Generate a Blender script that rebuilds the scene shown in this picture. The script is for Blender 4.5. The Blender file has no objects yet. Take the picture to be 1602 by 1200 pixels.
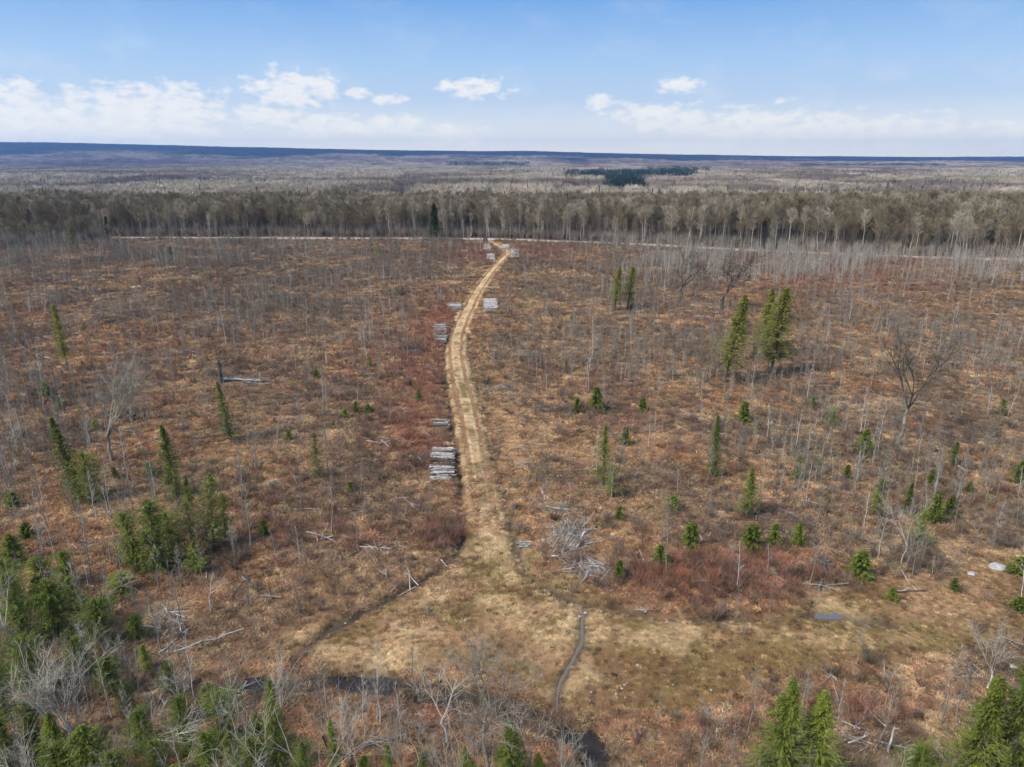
import bpy, math, random
import numpy as np
from mathutils import Vector, Matrix

# ============================================================ camera, world, sun, exposure
R = math.radians
sc = bpy.context.scene
COL = sc.collection
F_PX, CXP, CYP, CAM_H, PITCH = 1112.0, 801.0, 600.0, 34.0, R(17.6)
cam_d = bpy.data.cameras.new('camera'); cam = bpy.data.objects.new('camera', cam_d); COL.objects.link(cam)
cam.location = (0, 0, CAM_H); cam.rotation_euler = (math.pi/2-PITCH, 0, 0)
cam_d.sensor_width = 36; cam_d.lens = 36*F_PX/1602; cam_d.clip_start = 0.5; cam_d.clip_end = 60000
sc.camera = cam
SUN_EL, SUN_AZ = R(46), R(-118)          # azimuth clockwise from +Y (the view direction)
sd = bpy.data.lights.new('sun', 'SUN'); sd.energy = 1.9; sd.angle = R(24); sd.color = (1, .93, .82)
sun = bpy.data.objects.new('sun', sd); COL.objects.link(sun)
sun.rotation_euler = Vector((math.sin(SUN_AZ)*math.cos(SUN_EL), math.cos(SUN_AZ)*math.cos(SUN_EL), math.sin(SUN_EL))).to_track_quat('Z', 'Y').to_euler()
sc.view_settings.view_transform = 'Standard'; sc.view_settings.look = 'None'
sc.view_settings.gamma = 1; EXPO = 1.32; sc.view_settings.exposure = EXPO
sc.cycles.use_denoising = True; sc.cycles.denoising_prefilter = 'ACCURATE'
sc.cycles.max_bounces = 4; sc.cycles.diffuse_bounces = 2; sc.cycles.glossy_bounces = 1
sc.cycles.transmission_bounces = 2; sc.cycles.volume_bounces = 0; sc.cycles.transparent_max_bounces = 4
sc.cycles.caustics_reflective = False; sc.cycles.caustics_refractive = False

class NT:
    """small node tree writer"""
    def __init__(s, nt): s.nt = nt; nt.nodes.clear()
    def n(s, t, **k):
        x = s.nt.nodes.new(t)
        for a, b in k.items():
            if a.startswith('i_'):
                key = a[2:]; key = int(key) if key.isdigit() else key.replace('_', ' ')
                s.put(x.inputs[key], b)
            else: setattr(x, a, b)
        return x
    def put(s, inp, v):
        if isinstance(v, bpy.types.NodeSocket): s.nt.links.new(v, inp)
        elif isinstance(v, bpy.types.Node): s.nt.links.new(v.outputs[0], inp)
        else: inp.default_value = v
    def m(s, op, a, b=None, c=None, clamp=False):
        x = s.nt.nodes.new('ShaderNodeMath'); x.operation = op; x.use_clamp = clamp
        for i, v in enumerate((a, b, c)):
            if v is not None: s.put(x.inputs[i], v)
        return x.outputs[0]
    def mix(s, f, a, b, blend='MIX'):
        x = s.nt.nodes.new('ShaderNodeMix'); x.data_type = 'RGBA'; x.blend_type = blend
        s.put(x.inputs[0], f); s.put(x.inputs[6], a); s.put(x.inputs[7], b); return x.outputs[2]
    def ramp(s, f, stops):
        x = s.nt.nodes.new('ShaderNodeValToRGB'); s.put(x.inputs[0], f); e = x.color_ramp.elements
        while len(e) > 1: e.remove(e[0])
        e[0].position, e[0].color = stops[0][0], tuple(stops[0][1])+((1,) if len(stops[0][1]) == 3 else ())
        for p, c in stops[1:]:
            q = e.new(p); q.color = tuple(c)+((1,) if len(c) == 3 else ())
        return x.outputs[0]

def pix_azel(px, py):
    u, v = (px-CXP)/F_PX, (CYP-py)/F_PX
    d = Vector((u, math.cos(PITCH)+v*math.sin(PITCH), -math.sin(PITCH)+v*math.cos(PITCH)))
    return math.atan2(d.x, d.y), math.atan2(d.z, math.hypot(d.x, d.y))

w = bpy.data.worlds.new('World'); sc.world = w; w.use_nodes = True
T = NT(w.node_tree)
out = T.n('ShaderNodeOutputWorld'); bg = T.n('ShaderNodeBackground')
sky = T.n('ShaderNodeTexSky', sky_type='NISHITA', sun_disc=False, sun_elevation=SUN_EL, sun_rotation=SUN_AZ, altitude=300, air_density=1.0, dust_density=1.0, ozone_density=2.5)
tc = T.n('ShaderNodeTexCoord')
sep = T.n('ShaderNodeSeparateXYZ', i_0=tc.outputs['Generated'])
X_, Y_, Z_ = sep.outputs
el = T.m('MULTIPLY', T.m('ARCSINE', Z_), 57.2958)            # degrees above the horizon
az = T.m('MULTIPLY', T.m('ARCTAN2', X_, Y_), 57.2958)
# low band of the sky: whitish at the horizon, blue higher up (values are after the 0.1 strength)
grad = T.ramp(T.m('DIVIDE', el, 40.0), [(0, (1.0, .95, .92)), (.03, (.93, .92, .93)), (.07, (.74, .82, .91)), (.11, (.56, .72, .91)), (.17, (.42, .63, .91)), (.27, (.20, .43, .83)), (.6, (.14, .33, .74)), (1, (.10, .26, .66))])
wf = T.ramp(T.m('DIVIDE', el, 40.0), [(0, (1, 1, 1)), (.35, (1, 1, 1)), (.9, (0, 0, 0))])
S = 0.11; EX = 2**EXPO
base = T.mix(wf, sky.outputs[0], T.mix(1.0, grad, (1/S/EX,)*3+(1,), 'MULTIPLY'))
# cumulus low over the horizon, placed by direction
uv = T.n('ShaderNodeCombineXYZ', i_0=az, i_1=T.m('MULTIPLY', el, 1.9), i_2=0.0)
nz = T.n('ShaderNodeTexNoise', i_Vector=uv, i_Scale=.85, i_Detail=8.0, i_Roughness=.54)
nz2 = T.n('ShaderNodeTexNoise', i_Vector=uv, i_Scale=.16, i_Detail=6.0, i_Roughness=.6)
edge = T.m('MULTIPLY', T.m('SUBTRACT', nz.outputs[0], .5), 4.6)
# (px, py, rx, ry) of each puff in the photo, kept only as directions
PUFFS = [(15,140,28,18),(40,185,85,34),(110,200,70,22),(200,160,75,26),(280,155,48,24),(195,192,60,20),(460,130,55,20),(420,175,45,11),(520,190,60,13),(625,190,30,12),(570,196,40,9),(700,205,45,14),(742,132,42,11),(555,143,18,6),(610,152,18,6),
         (1068,130,26,8),(1010,172,45,10),(1050,178,60,13),(1180,200,115,30),(1330,205,130,25),(1130,215,90,20),(1440,212,60,18),(1590,210,50,18),(300,203,28,9),(940,155,20,8)]
cl = None
for (a, b, rx, ry) in PUFFS:
    A, E = pix_azel(a, b); k = 57.2958/F_PX
    dx = T.m('DIVIDE', T.m('SUBTRACT', az, math.degrees(A)), rx*k*1.32)
    dyr = T.m('SUBTRACT', el, math.degrees(E)-ry*k*.35)
    dy = T.m('DIVIDE', dyr, ry*k*1.35)
    # flatter underneath, domed on top
    dy = T.m('MULTIPLY', dy, T.m('SUBTRACT', 1.0, T.m('MULTIPLY', T.m('LESS_THAN', dyr, 0.0), .1)))
    d = T.m('SUBTRACT', 1.0, T.m('ADD', T.m('MULTIPLY', dx, dx), T.m('MULTIPLY', dy, dy)))
    cl = d if cl is None else T.m('SMOOTH_MAX', cl, d, .35)
front = T.m('GREATER_THAN', Y_, 0.0)
dens = T.m('MULTIPLY', T.m('SUBTRACT', T.m('ADD', cl, edge), -.1), 1.0, clamp=True)
dens = T.m('MULTIPLY', T.m('POWER', dens, 1.0), .96)
# thin veil and wisps
veil = T.m('MULTIPLY', T.m('SUBTRACT', nz2.outputs[0], .50), 1.8, clamp=True)
veil = T.m('MULTIPLY', veil, T.ramp(T.m('DIVIDE', el, 12.0), [(0, (.5,)*3), (.35, (.6,)*3), (.7, (.32,)*3), (1, (.28,)*3)]))
dens = T.m('MAXIMUM', T.m('MULTIPLY', dens, front), veil)
shade = T.n('ShaderNodeTexNoise', i_Vector=uv, i_Scale=.9, i_Detail=6.0)
ccol = T.mix(T.m('MULTIPLY', shade.outputs[0], 1.0), (.86/S/EX, .88/S/EX, .91/S/EX, 1), (1.1/S/EX, 1.07/S/EX, 1.0/S/EX, 1))
skyc = T.mix(dens, base, ccol)
lowf = T.ramp(T.m('DIVIDE', el, 4.0), [(0, (1, 1, 1)), (.35, (.6, .6, .6)), (1, (0, 0, 0))])
skyc = T.mix(1.0, skyc, T.mix(lowf, (1, 1, 1, 1), (1.34, 1.30, 1.05, 1)), 'MULTIPLY')
low = T.ramp(el, [(0, (1, 1, 1)), (1, (1, 1, 1))])
T.put(bg.inputs[0], skyc); bg.inputs[1].default_value = S
T.put(out.inputs[0], bg.outputs[0])

# ============================================================ geometry helpers
rng = np.random.default_rng(7); random.seed(7)
def _h(ix, iy, seed):
    M32 = np.uint64(0xffffffff)
    h = (ix.astype(np.int64)*374761393+iy.astype(np.int64)*668265263+seed*2147483647).astype(np.uint64) & M32
    h = ((h ^ (h >> np.uint64(13)))*np.uint64(1274126177)) & M32
    h = (h ^ (h >> np.uint64(16))) & M32
    h = (h*np.uint64(2246822519)) & M32
    return (h ^ (h >> np.uint64(13))).astype(np.float64)/4294967296.0
def vnoise(x, y, seed=0):
    xi, yi = np.floor(x), np.floor(y); fx, fy = x-xi, y-yi
    fx = fx*fx*(3-2*fx); fy = fy*fy*(3-2*fy)
    a, b, c, d = _h(xi, yi, seed), _h(xi+1, yi, seed), _h(xi, yi+1, seed), _h(xi+1, yi+1, seed)
    return (a*(1-fx)+b*fx)*(1-fy)+(c*(1-fx)+d*fx)*fy
def fbm(x, y, scale, octs=4, seed=0):
    x, y = np.asarray(x, float)/scale, np.asarray(y, float)/scale; s = 0; a = .5; t = 0
    for i in range(octs):
        s = s+a*vnoise(x+17*i, y-9*i, seed+i); t += a; a *= .5; x = x*2.03; y = y*2.03
    return s/t
def sstep(a, b, x):
    t = np.clip((np.asarray(x, float)-a)/(b-a), 0, 1); return t*t*(3-2*t)
cP, sP = math.cos(PITCH), math.sin(PITCH)
def G(px, py, z=0.0):
    """ground point seen at that pixel of the photograph"""
    u, v = (px-CXP)/F_PX, (CYP-py)/F_PX
    t = (z-CAM_H)/(-sP+v*cP); return np.array((u*t, (cP+v*sP)*t))
def P(x, y, z=0.0):
    """where a world point shows in the photograph"""
    x = np.asarray(x, float); y = np.asarray(y, float); dz = z-CAM_H
    dep = np.maximum(y*cP-dz*sP, .1); up = y*sP+dz*cP
    return CXP+F_PX*x/dep, CYP-F_PX*up/dep
def top_z(Y, py):
    v = (CYP-py)/F_PX; return CAM_H+Y*(-sP+v*cP)/(cP+v*sP)
def poly_dist(x, y, pts):
    best = np.full(np.shape(x), 1e9); 
    for (ax, ay), (bx, by) in zip(pts[:-1], pts[1:]):
        L = (bx-ax)**2+(by-ay)**2; t = np.clip(((x-ax)*(bx-ax)+(y-ay)*(by-ay))/L, 0, 1)
        best = np.minimum(best, np.hypot(x-ax-t*(bx-ax), y-ay-t*(by-ay)))
    return best
def chaikin(p, n=2):
    p = [np.array(a, float) for a in p]
    for _ in range(n):
        q = [p[0]]
        for a, b in zip(p[:-1], p[1:]): q += [a*.75+b*.25, a*.25+b*.75]
        p = q+[p[-1]]
    return p
TRACK = [(762,377,14),(785,386,16),(798,395,17),(788,403,18),(772,420,19),(757,440,22),(743,462,27),(731,485,32),(718,512,38),(712,540,42),(714,572,46),(724,612,50),(735,655,55),(743,705,60),(753,755,64),(762,805,72),(768,850,84),(772,890,110),(776,925,160),(782,960,230)]
_tr = chaikin([(*G(a, b), 0.5*c*(G(a, b)[1]/F_PX)*1.0) for a, b, c in TRACK], 2)
TRK = [(p[0], p[1]) for p in _tr]; TRK_W = [p[2] for p in _tr]
LD = chaikin([G(*p) for p in [(712,500),(698,530),(692,560),(699,600),(703,650),(712,700),(719,750),(726,800),(724,850),(700,885),(655,915),(600,942),(540,972),(480,1012),(445,1060)]])
RD = chaikin([G(*p) for p in [(735,520),(738,560),(750,612),(764,670),(776,720),(790,770),(800,810),(806,855),(822,890),(855,922),(930,950),(1050,965),(1180,968),(1290,962),(1400,975)]])
RUT = chaikin([G(*p) for p in [(913,955),(910,975),(911,1003),(900,1030),(882,1056),(872,1080),(872,1115)]])
STR = chaikin([G(*p) for p in [(300,1120),(345,1085),(395,1070),(450,1078),(495,1072),(530,1062),(575,1068),(625,1076),(680,1086),(740,1098),(800,1108),(850,1132),(915,1150),(935,1185),(945,1260)]])
ROAD = chaikin([G(*p) for p in [(-700,369),(-300,370),(0,371.5),(250,372.5),(500,373),(700,373.5),(800,375),(900,378.5),(1000,382.5),(1100,387.5),(1200,393),(1400,401.5),(1602,407.5),(1900,413),(2400,418)]])
LDl = [tuple(p) for p in LD]; RDl = [tuple(p) for p in RD]; RUTl = [tuple(p) for p in RUT]; STRl = [tuple(p) for p in STR]; ROADl = [tuple(p) for p in ROAD]
rx_ = np.array([p[0] for p in ROAD]); ry_ = np.array([p[1] for p in ROAD])
def road_y(x): return np.interp(x, rx_, ry_)
def track_dist(x, y):
    """distance from the track centre, in half widths"""
    best = np.full(np.shape(x), 1e9)
    for i in range(len(TRK)-1):
        (ax, ay), (bx, by) = TRK[i], TRK[i+1]
        L = (bx-ax)**2+(by-ay)**2+1e-9; t = np.clip(((x-ax)*(bx-ax)+(y-ay)*(by-ay))/L, 0, 1)
        best = np.minimum(best, np.hypot(x-ax-t*(bx-ax), y-ay-t*(by-ay))/(TRK_W[i]*(1-t)+TRK_W[i+1]*t))
    return best
PXR = [-400, 0, 130, 250, 400, 600, 750, 830, 950, 1050, 1200, 1602, 2000]
PYR = [219, 222, 223.5, 227, 231.5, 235, 237.5, 237.5, 240, 242.8, 245.3, 246.4, 246.4]
def H(x, y):
    x = np.asarray(x, float); y = np.asarray(y, float)
    near = (fbm(x, y, 22, 4, 3)-.5)*1.1+(fbm(x, y, 3.5, 3, 5)-.5)*.35
    near = near*(1-.75*np.exp(-np.minimum(track_dist(x, y), 9)**2/2)) if np.ndim(x) == 0 or x.size < 2e6 else near
    m = (y < 330)
    z = near
    def dig(pts, wd, dp, z):
        return z-dp*np.exp(-(poly_dist(x, y, pts)/wd)**2)
    z = dig(LDl, .55, .38, z); z = dig(RDl, .6, .34, z); z = dig(RUTl, .5, .14, z)
    sd_ = poly_dist(x, y, STRl)
    z = z*(1-np.exp(-(sd_/2.8)**2))-(.36*sstep(.48, .58, fbm(x, y, 2.2, 3, 8))+.04)*np.exp(-(sd_/1.15)**2)+(fbm(x, y, .9, 2, 9)-.5)*.16*np.exp(-(sd_/2.2)**2)
    z = z*(1-.9*np.exp(-((y-road_y(x))/7.0)**2))
    valley = sstep(470, 900, y)
    roll = (fbm(x, y, 650, 4, 21)-.5)*20*sstep(700, 1500, y)
    z = z*(1-sstep(320, 500, y))-4.5*sstep(320, 480, y)-20*valley+roll
    u = x/np.maximum(y, 1)
    px = CXP+F_PX*u*cP*1.0/ (1+0*u)          # direction of the ridge line
    yr = np.interp(px, PXR, PYR)
    D = 8200.0
    top = CAM_H+D*(247.2-yr)/F_PX*.908
    hf = sstep(4300, D, y)
    wob = (fbm(x, y, 900, 4, 33)-.5)*22*hf
    z = z*(1-hf)+(top+wob-14)*hf
    z = z-sstep(D, D+4500, y)*60
    return z
def hz(x, y): return float(H(np.array([x]), np.array([y]))[0])

class MB:
    def __init__(s): s.v = []; s.f = []; s.m = []; s.n = 0
    def add(s, v, f, m=0):
        v = np.asarray(v, float); s.v.append(v); f = (f+s.n).tolist() if isinstance(f, np.ndarray) else [[int(a)+s.n for a in q] for q in f]; s.f += f; s.m += [m]*len(f); s.n += len(v)
    def tube(s, pts, rad, sides=5, m=0, cap=True):
        pts = np.asarray(pts, float); n = len(pts)
        tan = np.gradient(pts, axis=0); tan /= np.linalg.norm(tan, axis=1)[:, None]+1e-9
        ref = np.array((1, 0, 0.)) if abs(tan[0][0]) < .8 else np.array((0, 1., 0))
        a = np.cross(tan, ref); a /= np.linalg.norm(a, axis=1)[:, None]+1e-9; b = np.cross(tan, a)
        th = np.arange(sides)*2*math.pi/sides
        rad = np.asarray(rad, float)[:, None, None]
        v = pts[:, None, :]+rad*(a[:, None, :]*np.cos(th)[None, :, None]+b[:, None, :]*np.sin(th)[None, :, None])
        f = []
        for i in range(n-1):
            for j in range(sides):
                k = (j+1) % sides; f.append((i*sides+j, i*sides+k, (i+1)*sides+k, (i+1)*sides+j))
        s.add(v.reshape(-1, 3), f, m)
        if cap:
            o = s.n-n*sides
            s.f.append(list(range(o+sides-1, o-1, -1))); s.m.append(m); s.f.append(list(range(s.n-sides, s.n))); s.m.append(m)
    def blades(s, p, q, w, m=0):
        """many tapering slivers from p to q"""
        p = np.asarray(p, float); q = np.asarray(q, float); n = len(p)
        d = q-p; r = rng.normal(size=(n, 3)); c = np.cross(d, r); c /= np.linalg.norm(c, axis=1)[:, None]+1e-9
        w = np.broadcast_to(np.asarray(w, float), (n,))[:, None]
        v = np.stack([p-c*w*.5, p+c*w*.5, q], 1).reshape(-1, 3); i = np.arange(n)*3
        s.add(v, np.stack([i, i+1, i+2], 1), m)
    def kites(s, p, d, side, L, W, m=0):
        n = len(p); L = np.broadcast_to(L, (n,))[:, None]; W = np.broadcast_to(W, (n,))[:, None]
        v = np.stack([p, p+d*L*.45+side*W*.5, p+d*L, p+d*L*.45-side*W*.5], 1).reshape(-1, 3); i = np.arange(n)*4
        s.add(v, np.stack([i, i+1, i+2, i+3], 1), m)
    def box(s, c, sz, m=0):
        c = np.array(c, float); h = np.array(sz, float)/2
        v = [c+h*np.array(k) for k in [(-1,-1,-1),(1,-1,-1),(1,1,-1),(-1,1,-1),(-1,-1,1),(1,-1,1),(1,1,1),(-1,1,1)]]
        s.add(v, [(0,3,2,1),(4,5,6,7),(0,1,5,4),(1,2,6,5),(2,3,7,6),(3,0,4,7)], m)
    def join(s, o, mat=None, dm=0):
        v = np.concatenate(o.v)
        if mat is not None: v = v@np.array(mat.to_3x3()).T+np.array(mat.translation)
        n = s.n; s.v.append(v); s.f += [[a+n for a in f] for f in o.f]; s.m += [k+dm for k in o.m]; s.n += len(v)
    def mesh(s, name, mats, smooth=False):
        me = bpy.data.meshes.new(name)
        me.from_pydata(np.concatenate(s.v).tolist() if s.v else [], [], s.f)
        for m in mats: me.materials.append(m)
        if len(mats) > 1: me.polygons.foreach_set('material_index', s.m)
        if smooth: me.polygons.foreach_set('use_smooth', [True]*len(s.f))
        me.update(); return me
def grid_mesh(name, V, nr, nc, mat, tint=None, extra=None, smooth=True):
    """a sheet of nr x nc vertices"""
    me = bpy.data.meshes.new(name); i = np.arange(nr-1)[:, None]*nc+np.arange(nc-1)[None, :]
    q = np.stack([i, i+1, i+nc+1, i+nc], -1).reshape(-1, 4); nf = len(q)
    me.vertices.add(len(V)); me.vertices.foreach_set('co', V.reshape(-1).astype(np.float32))
    me.loops.add(nf*4); me.loops.foreach_set('vertex_index', q.reshape(-1).astype(np.int32))
    me.polygons.add(nf); me.polygons.foreach_set('loop_start', np.arange(0, nf*4, 4, dtype=np.int32))
    try: me.polygons.foreach_set('loop_total', np.full(nf, 4, np.int32))
    except Exception: pass
    me.polygons.foreach_set('use_smooth', [smooth]*nf)
    me.update(calc_edges=True)
    if tint is not None:
        at = me.attributes.new('tint', 'FLOAT_COLOR', 'POINT')
        at.data.foreach_set('color', np.concatenate([tint, np.ones((len(tint), 1))], 1).astype(np.float32).reshape(-1))
    me.materials.append(mat); return me

def link(name, data, parent=None, loc=None, **props):
    o = bpy.data.objects.new(name, data); COL.objects.link(o)
    if parent: o.parent = parent
    if loc is not None: o.location = loc
    for k, v in props.items():
        if v: o[k] = v
    return o

# ============================================================ materials
def mat(name, base=None, rough=.9, build=None, spec=.25):
    m = bpy.data.materials.new(name); m.use_nodes = True; t = NT(m.node_tree)
    o = t.n('ShaderNodeOutputMaterial'); b = t.n('ShaderNodeBsdfPrincipled')
    b.inputs['Roughness'].default_value = rough; b.inputs['Specular IOR Level'].default_value = spec
    t.put(o.inputs[0], b.outputs[0])
    if build: build(t, b)
    else: b.inputs['Base Color'].default_value = (*base, 1)
    return m
def noise(t, scale, detail=4.0, rough=.6, vec=None):
    if vec is None: vec = t.n('ShaderNodeNewGeometry').outputs['Position']
    return t.n('ShaderNodeTexNoise', i_Vector=vec, i_Scale=scale, i_Detail=detail, i_Roughness=rough).outputs[0]
def bark(c1, c2, scale=3.0, rnd=.35):
    def f(t, b):
        n = noise(t, scale, 5.0)
        r = t.n('ShaderNodeObjectInfo').outputs['Random']
        c = t.mix(t.ramp(n, [(.35, (0, 0, 0)), (.65, (1, 1, 1))]), (*c1, 1), (*c2, 1))
        k = t.m('ADD', t.m('MULTIPLY', r, rnd), 1-rnd/2)
        c = t.mix(1.0, c, t.n('ShaderNodeCombineColor', i_0=k, i_1=k, i_2=k).outputs[0], 'MULTIPLY')
        t.put(b.inputs['Base Color'], c)
    return f
def leafy(c1, c2, scale=1.3, rnd=.4, trans=.25):
    def f(t, b):
        n = noise(t, scale, 4.0)
        r = t.n('ShaderNodeObjectInfo').outputs['Random']
        c = t.mix(t.ramp(n, [(.3, (0, 0, 0)), (.7, (1, 1, 1))]), (*c1, 1), (*c2, 1))
        k = t.m('ADD', t.m('MULTIPLY', r, rnd), 1-rnd/2)
        c = t.mix(1.0, c, t.n('ShaderNodeCombineColor', i_0=k, i_1=k, i_2=k).outputs[0], 'MULTIPLY')
        t.put(b.inputs['Base Color'], c)
        tr = t.n('ShaderNodeBsdfTranslucent'); t.put(tr.inputs[0], c)
        ms = t.n('ShaderNodeMixShader'); ms.inputs[0].default_value = trans
        o = [x for x in t.nt.nodes if x.type == 'OUTPUT_MATERIAL'][0]
        t.put(ms.inputs[1], b.outputs[0]); t.put(ms.inputs[2], tr.outputs[0]); t.put(o.inputs[0], ms.outputs[0])
    return f
def tinted(kind='INSTANCER', lo=.65, hi=1.35, scale=2.5, mul=1.0):
    def f(t, b):
        a = t.n('ShaderNodeAttribute', attribute_name='tint', attribute_type=kind).outputs['Color']
        n = noise(t, scale, 3.0)
        k = t.m('MULTIPLY', t.m('ADD', t.m('MULTIPLY', n, (hi-lo)*1.4), lo-(hi-lo)*.2), mul)
        c = t.mix(1.0, a, t.n('ShaderNodeCombineColor', i_0=k, i_1=k, i_2=k).outputs[0], 'MULTIPLY')
        t.put(b.inputs['Base Color'], c)
    return f
M_BARK = mat('grey bark', build=bark((.17, .15, .12), (.28, .25, .20)), rough=.95)
M_PALE = mat('pale bark', build=bark((.34, .31, .27), (.56, .53, .48), 2.2))
M_TWIG = mat('grey twigs', build=bark((.20, .178, .138), (.30, .268, .21), 1.0))
M_PTWIG = mat('pale twigs', build=bark((.28, .25, .195), (.42, .38, .305), 1.0))
M_DARK = mat('dark bark', build=bark((.055, .048, .04), (.12, .105, .09), 2.0))
M_DTWIG = mat('dark twigs', build=bark((.08, .07, .055), (.15, .13, .10), 1.0))
M_SPRUCE = mat('spruce needles', build=leafy((.09, .125, .016), (.20, .235, .04), 1.1, .5, .3))
M_FIR = mat('bright young needles', build=leafy((.12, .155, .018), (.23, .255, .045), 1.2, .5))
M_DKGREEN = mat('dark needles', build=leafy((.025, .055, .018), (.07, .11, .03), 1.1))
M_CEDAR = mat('cedar sprays', build=leafy((.095, .135, .018), (.205, .24, .042), 1.1, .5, .3))
M_LARCH = mat('larch needles', build=leafy((.20, .225, .03), (.34, .335, .06), 1.0, .3, .4))
M_TINT = mat('tinted growth', build=tinted('INSTANCER', .6, 1.4, 2.0), rough=.95, spec=.1)
M_CAN = mat('far canopy', build=tinted('INSTANCER', .3, 1.7, .13), rough=1, spec=.05)
M_TINTW = mat('tinted wood', build=tinted('INSTANCER', .7, 1.3, 1.0, 1.0), rough=.95, spec=.1)
M_FTRUNK = mat('pale forest trunks', build=bark((.20, .175, .15), (.34, .31, .27), .2))
M_FDARK = mat('dark forest conifer', build=leafy((.018, .035, .018), (.05, .08, .035), .1, .5, .1))  # very dark green needles for conifers inside the wood
M_LOG = mat('weathered peeled log', build=bark((.14, .125, .105), (.46, .43, .385), 5.0, 1.0))
M_LOGEND = mat('log end grain', build=bark((.12, .09, .07), (.22, .17, .12), 8.0, .5))
M_STICK = mat('bleached branches', build=bark((.26, .245, .22), (.56, .53, .49), 3.0, .7))
def _gd(t, b):
    a = t.n('ShaderNodeAttribute', attribute_name='tint', attribute_type='GEOMETRY').outputs['Color']
    pos = t.n('ShaderNodeNewGeometry').outputs['Position']
    n1 = noise(t, 1.7, 8.0, .7, pos); n2 = noise(t, .35, 6.0, .65, pos); n3 = noise(t, 9.0, 4.0, .7, pos)
    k = t.m('MULTIPLY', t.m('ADD', .15, t.m('MULTIPLY', n1, 1.6)), t.m('ADD', .45, t.m('MULTIPLY', n3, 1.0)))
    c = t.mix(1.0, a, t.n('ShaderNodeCombineColor', i_0=k, i_1=k, i_2=k).outputs[0], 'MULTIPLY')
    c = t.mix(t.ramp(n2, [(.5, (0, 0, 0)), (.68, (.55, .55, .55))]), c, (.20, .105, .055, 1))
    t.put(b.inputs['Base Color'], c)
    bp = t.n('ShaderNodeBump', i_Strength=.7, i_Distance=.25, i_Height=n1); t.put(b.inputs['Normal'], bp.outputs[0])
M_GROUND = mat('brush covered soil', build=_gd, rough=1, spec=.05)
def _tk(t, b):
    a = t.n('ShaderNodeAttribute', attribute_name='tint', attribute_type='GEOMETRY').outputs['Color']
    n1 = noise(t, 2.2, 8.0, .72); n2 = noise(t, 7.0, 5.0, .7)
    k = t.m('MULTIPLY', t.m('ADD', .3, t.m('MULTIPLY', n1, 1.4)), t.m('ADD', .5, t.m('MULTIPLY', n2, 1.0)))
    t.put(b.inputs['Base Color'], t.mix(1.0, a, t.n('ShaderNodeCombineColor', i_0=k, i_1=k, i_2=k).outputs[0], 'MULTIPLY'))
    bp = t.n('ShaderNodeBump', i_Strength=.8, i_Distance=.12, i_Height=n1); t.put(b.inputs['Normal'], bp.outputs[0])
M_TRACK = mat('rutted straw track', build=_tk, rough=1, spec=.05)
def _rd(t, b):
    t.put(b.inputs['Base Color'], t.ramp(noise(t, .5, 6.0), [(.3, (.36, .31, .26)), (.7, (.50, .44, .38))]))
M_ROAD = mat('pale gravel road', build=_rd, rough=1, spec=.1)
def _wt(t, b):
    t.put(b.inputs['Base Color'], t.ramp(noise(t, .8, 3.0), [(.3, (.020, .015, .011)), (.7, (.045, .034, .026))]))
    bp = t.n('ShaderNodeBump', i_Strength=.12, i_Distance=.02, i_Height=noise(t, 6.0, 3.0)); t.put(b.inputs['Normal'], bp.outputs[0])
M_WATER = mat('dark bog water', build=_wt, rough=.2, spec=.22)
M_MUDW = mat('wet mud', (.155, .122, .088), .6, spec=.3)
M_SKYPUD = mat('puddle water sky tint', (.12, .12, .125), .08, spec=.8)  # puddle's sky reflection put into the base colour as an even blue-grey
def _rk(t, b): t.put(b.inputs['Base Color'], t.ramp(noise(t, 3.0, 5.0), [(.3, (.26, .25, .235)), (.7, (.48, .465, .44))]))
M_ROCK = mat('pale rock', build=_rk, rough=.9)
M_PAINT = mat('black car paint', (.012, .014, .02), .25, spec=.5)
M_GLASS = mat('dark car glass', (.05, .07, .09), .08, spec=.6)
M_TYRE = mat('black rubber', (.02, .02, .02), .8)
M_RIM = mat('grey wheel metal', (.35, .35, .36), .4)
M_RED = mat('red lens', (.30, .015, .01), .3)
M_PLATE = mat('blank number plate', (.6, .6, .58), .5)

# ============================================================ the ground's own colours
C_RUST = np.array((.268, .135, .068)); C_STRAW = np.array((.47, .325, .165)); C_GREY = np.array((.175, .118, .078))
C_OLIVE = np.array((.20, .135, .050)); C_RED = np.array((.29, .118, .070)); C_TAN = np.array((.37, .225, .115)); C_MUD = np.array((.075, .06, .045))
def blob(px, py, cx, cy, rx, ry): return np.exp(-(((px-cx)/rx)**2+((py-cy)/ry)**2))
REDS = [(1120,905,150,34,1.3),(1250,880,60,20,.6),(690,835,50,22,1.1),(610,850,60,22,.7),(655,700,50,45,.5),(650,1110,90,30,1.1),(800,1150,90,40,.6),(560,560,60,30,.4),(640,660,60,60,.4),(1350,1100,140,50,.45),(1150,1130,90,40,.5),(690,505,30,30,.7),(1420,400,250,18,.4),(430,820,150,40,.3),(650,520,60,60,.5),(665,600,40,60,.5),(740,400,60,12,.5),(860,392,50,12,.6),(1000,640,120,60,.3),(1330,440,200,25,.45),(250,560,200,50,.25)]
def where(x, y):
    px, py = P(x, y); return px, py
def openness(x, y):
    px, py = where(x, y)
    o = np.maximum.reduce([blob(px, py, 820, 985, 230, 85), blob(px, py, 1120, 1010, 330, 55), blob(px, py, 1400, 980, 260, 75), blob(px, py, 600, 1010, 150, 50), blob(px, py, 1000, 1080, 180, 50), blob(px, py, 770, 880, 70, 60), blob(px, py, 1560, 900, 70, 40)])
    o = o+(fbm(x, y, 5, 3, 40)-.5)*.7
    return sstep(.35, .65, o)
def redness(x, y):
    px, py = where(x, y); r = 0
    for a, b, c, d, s in REDS: r = r+s*blob(px, py, a, b, c, d)
    return np.clip(r, 0, 1)
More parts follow.
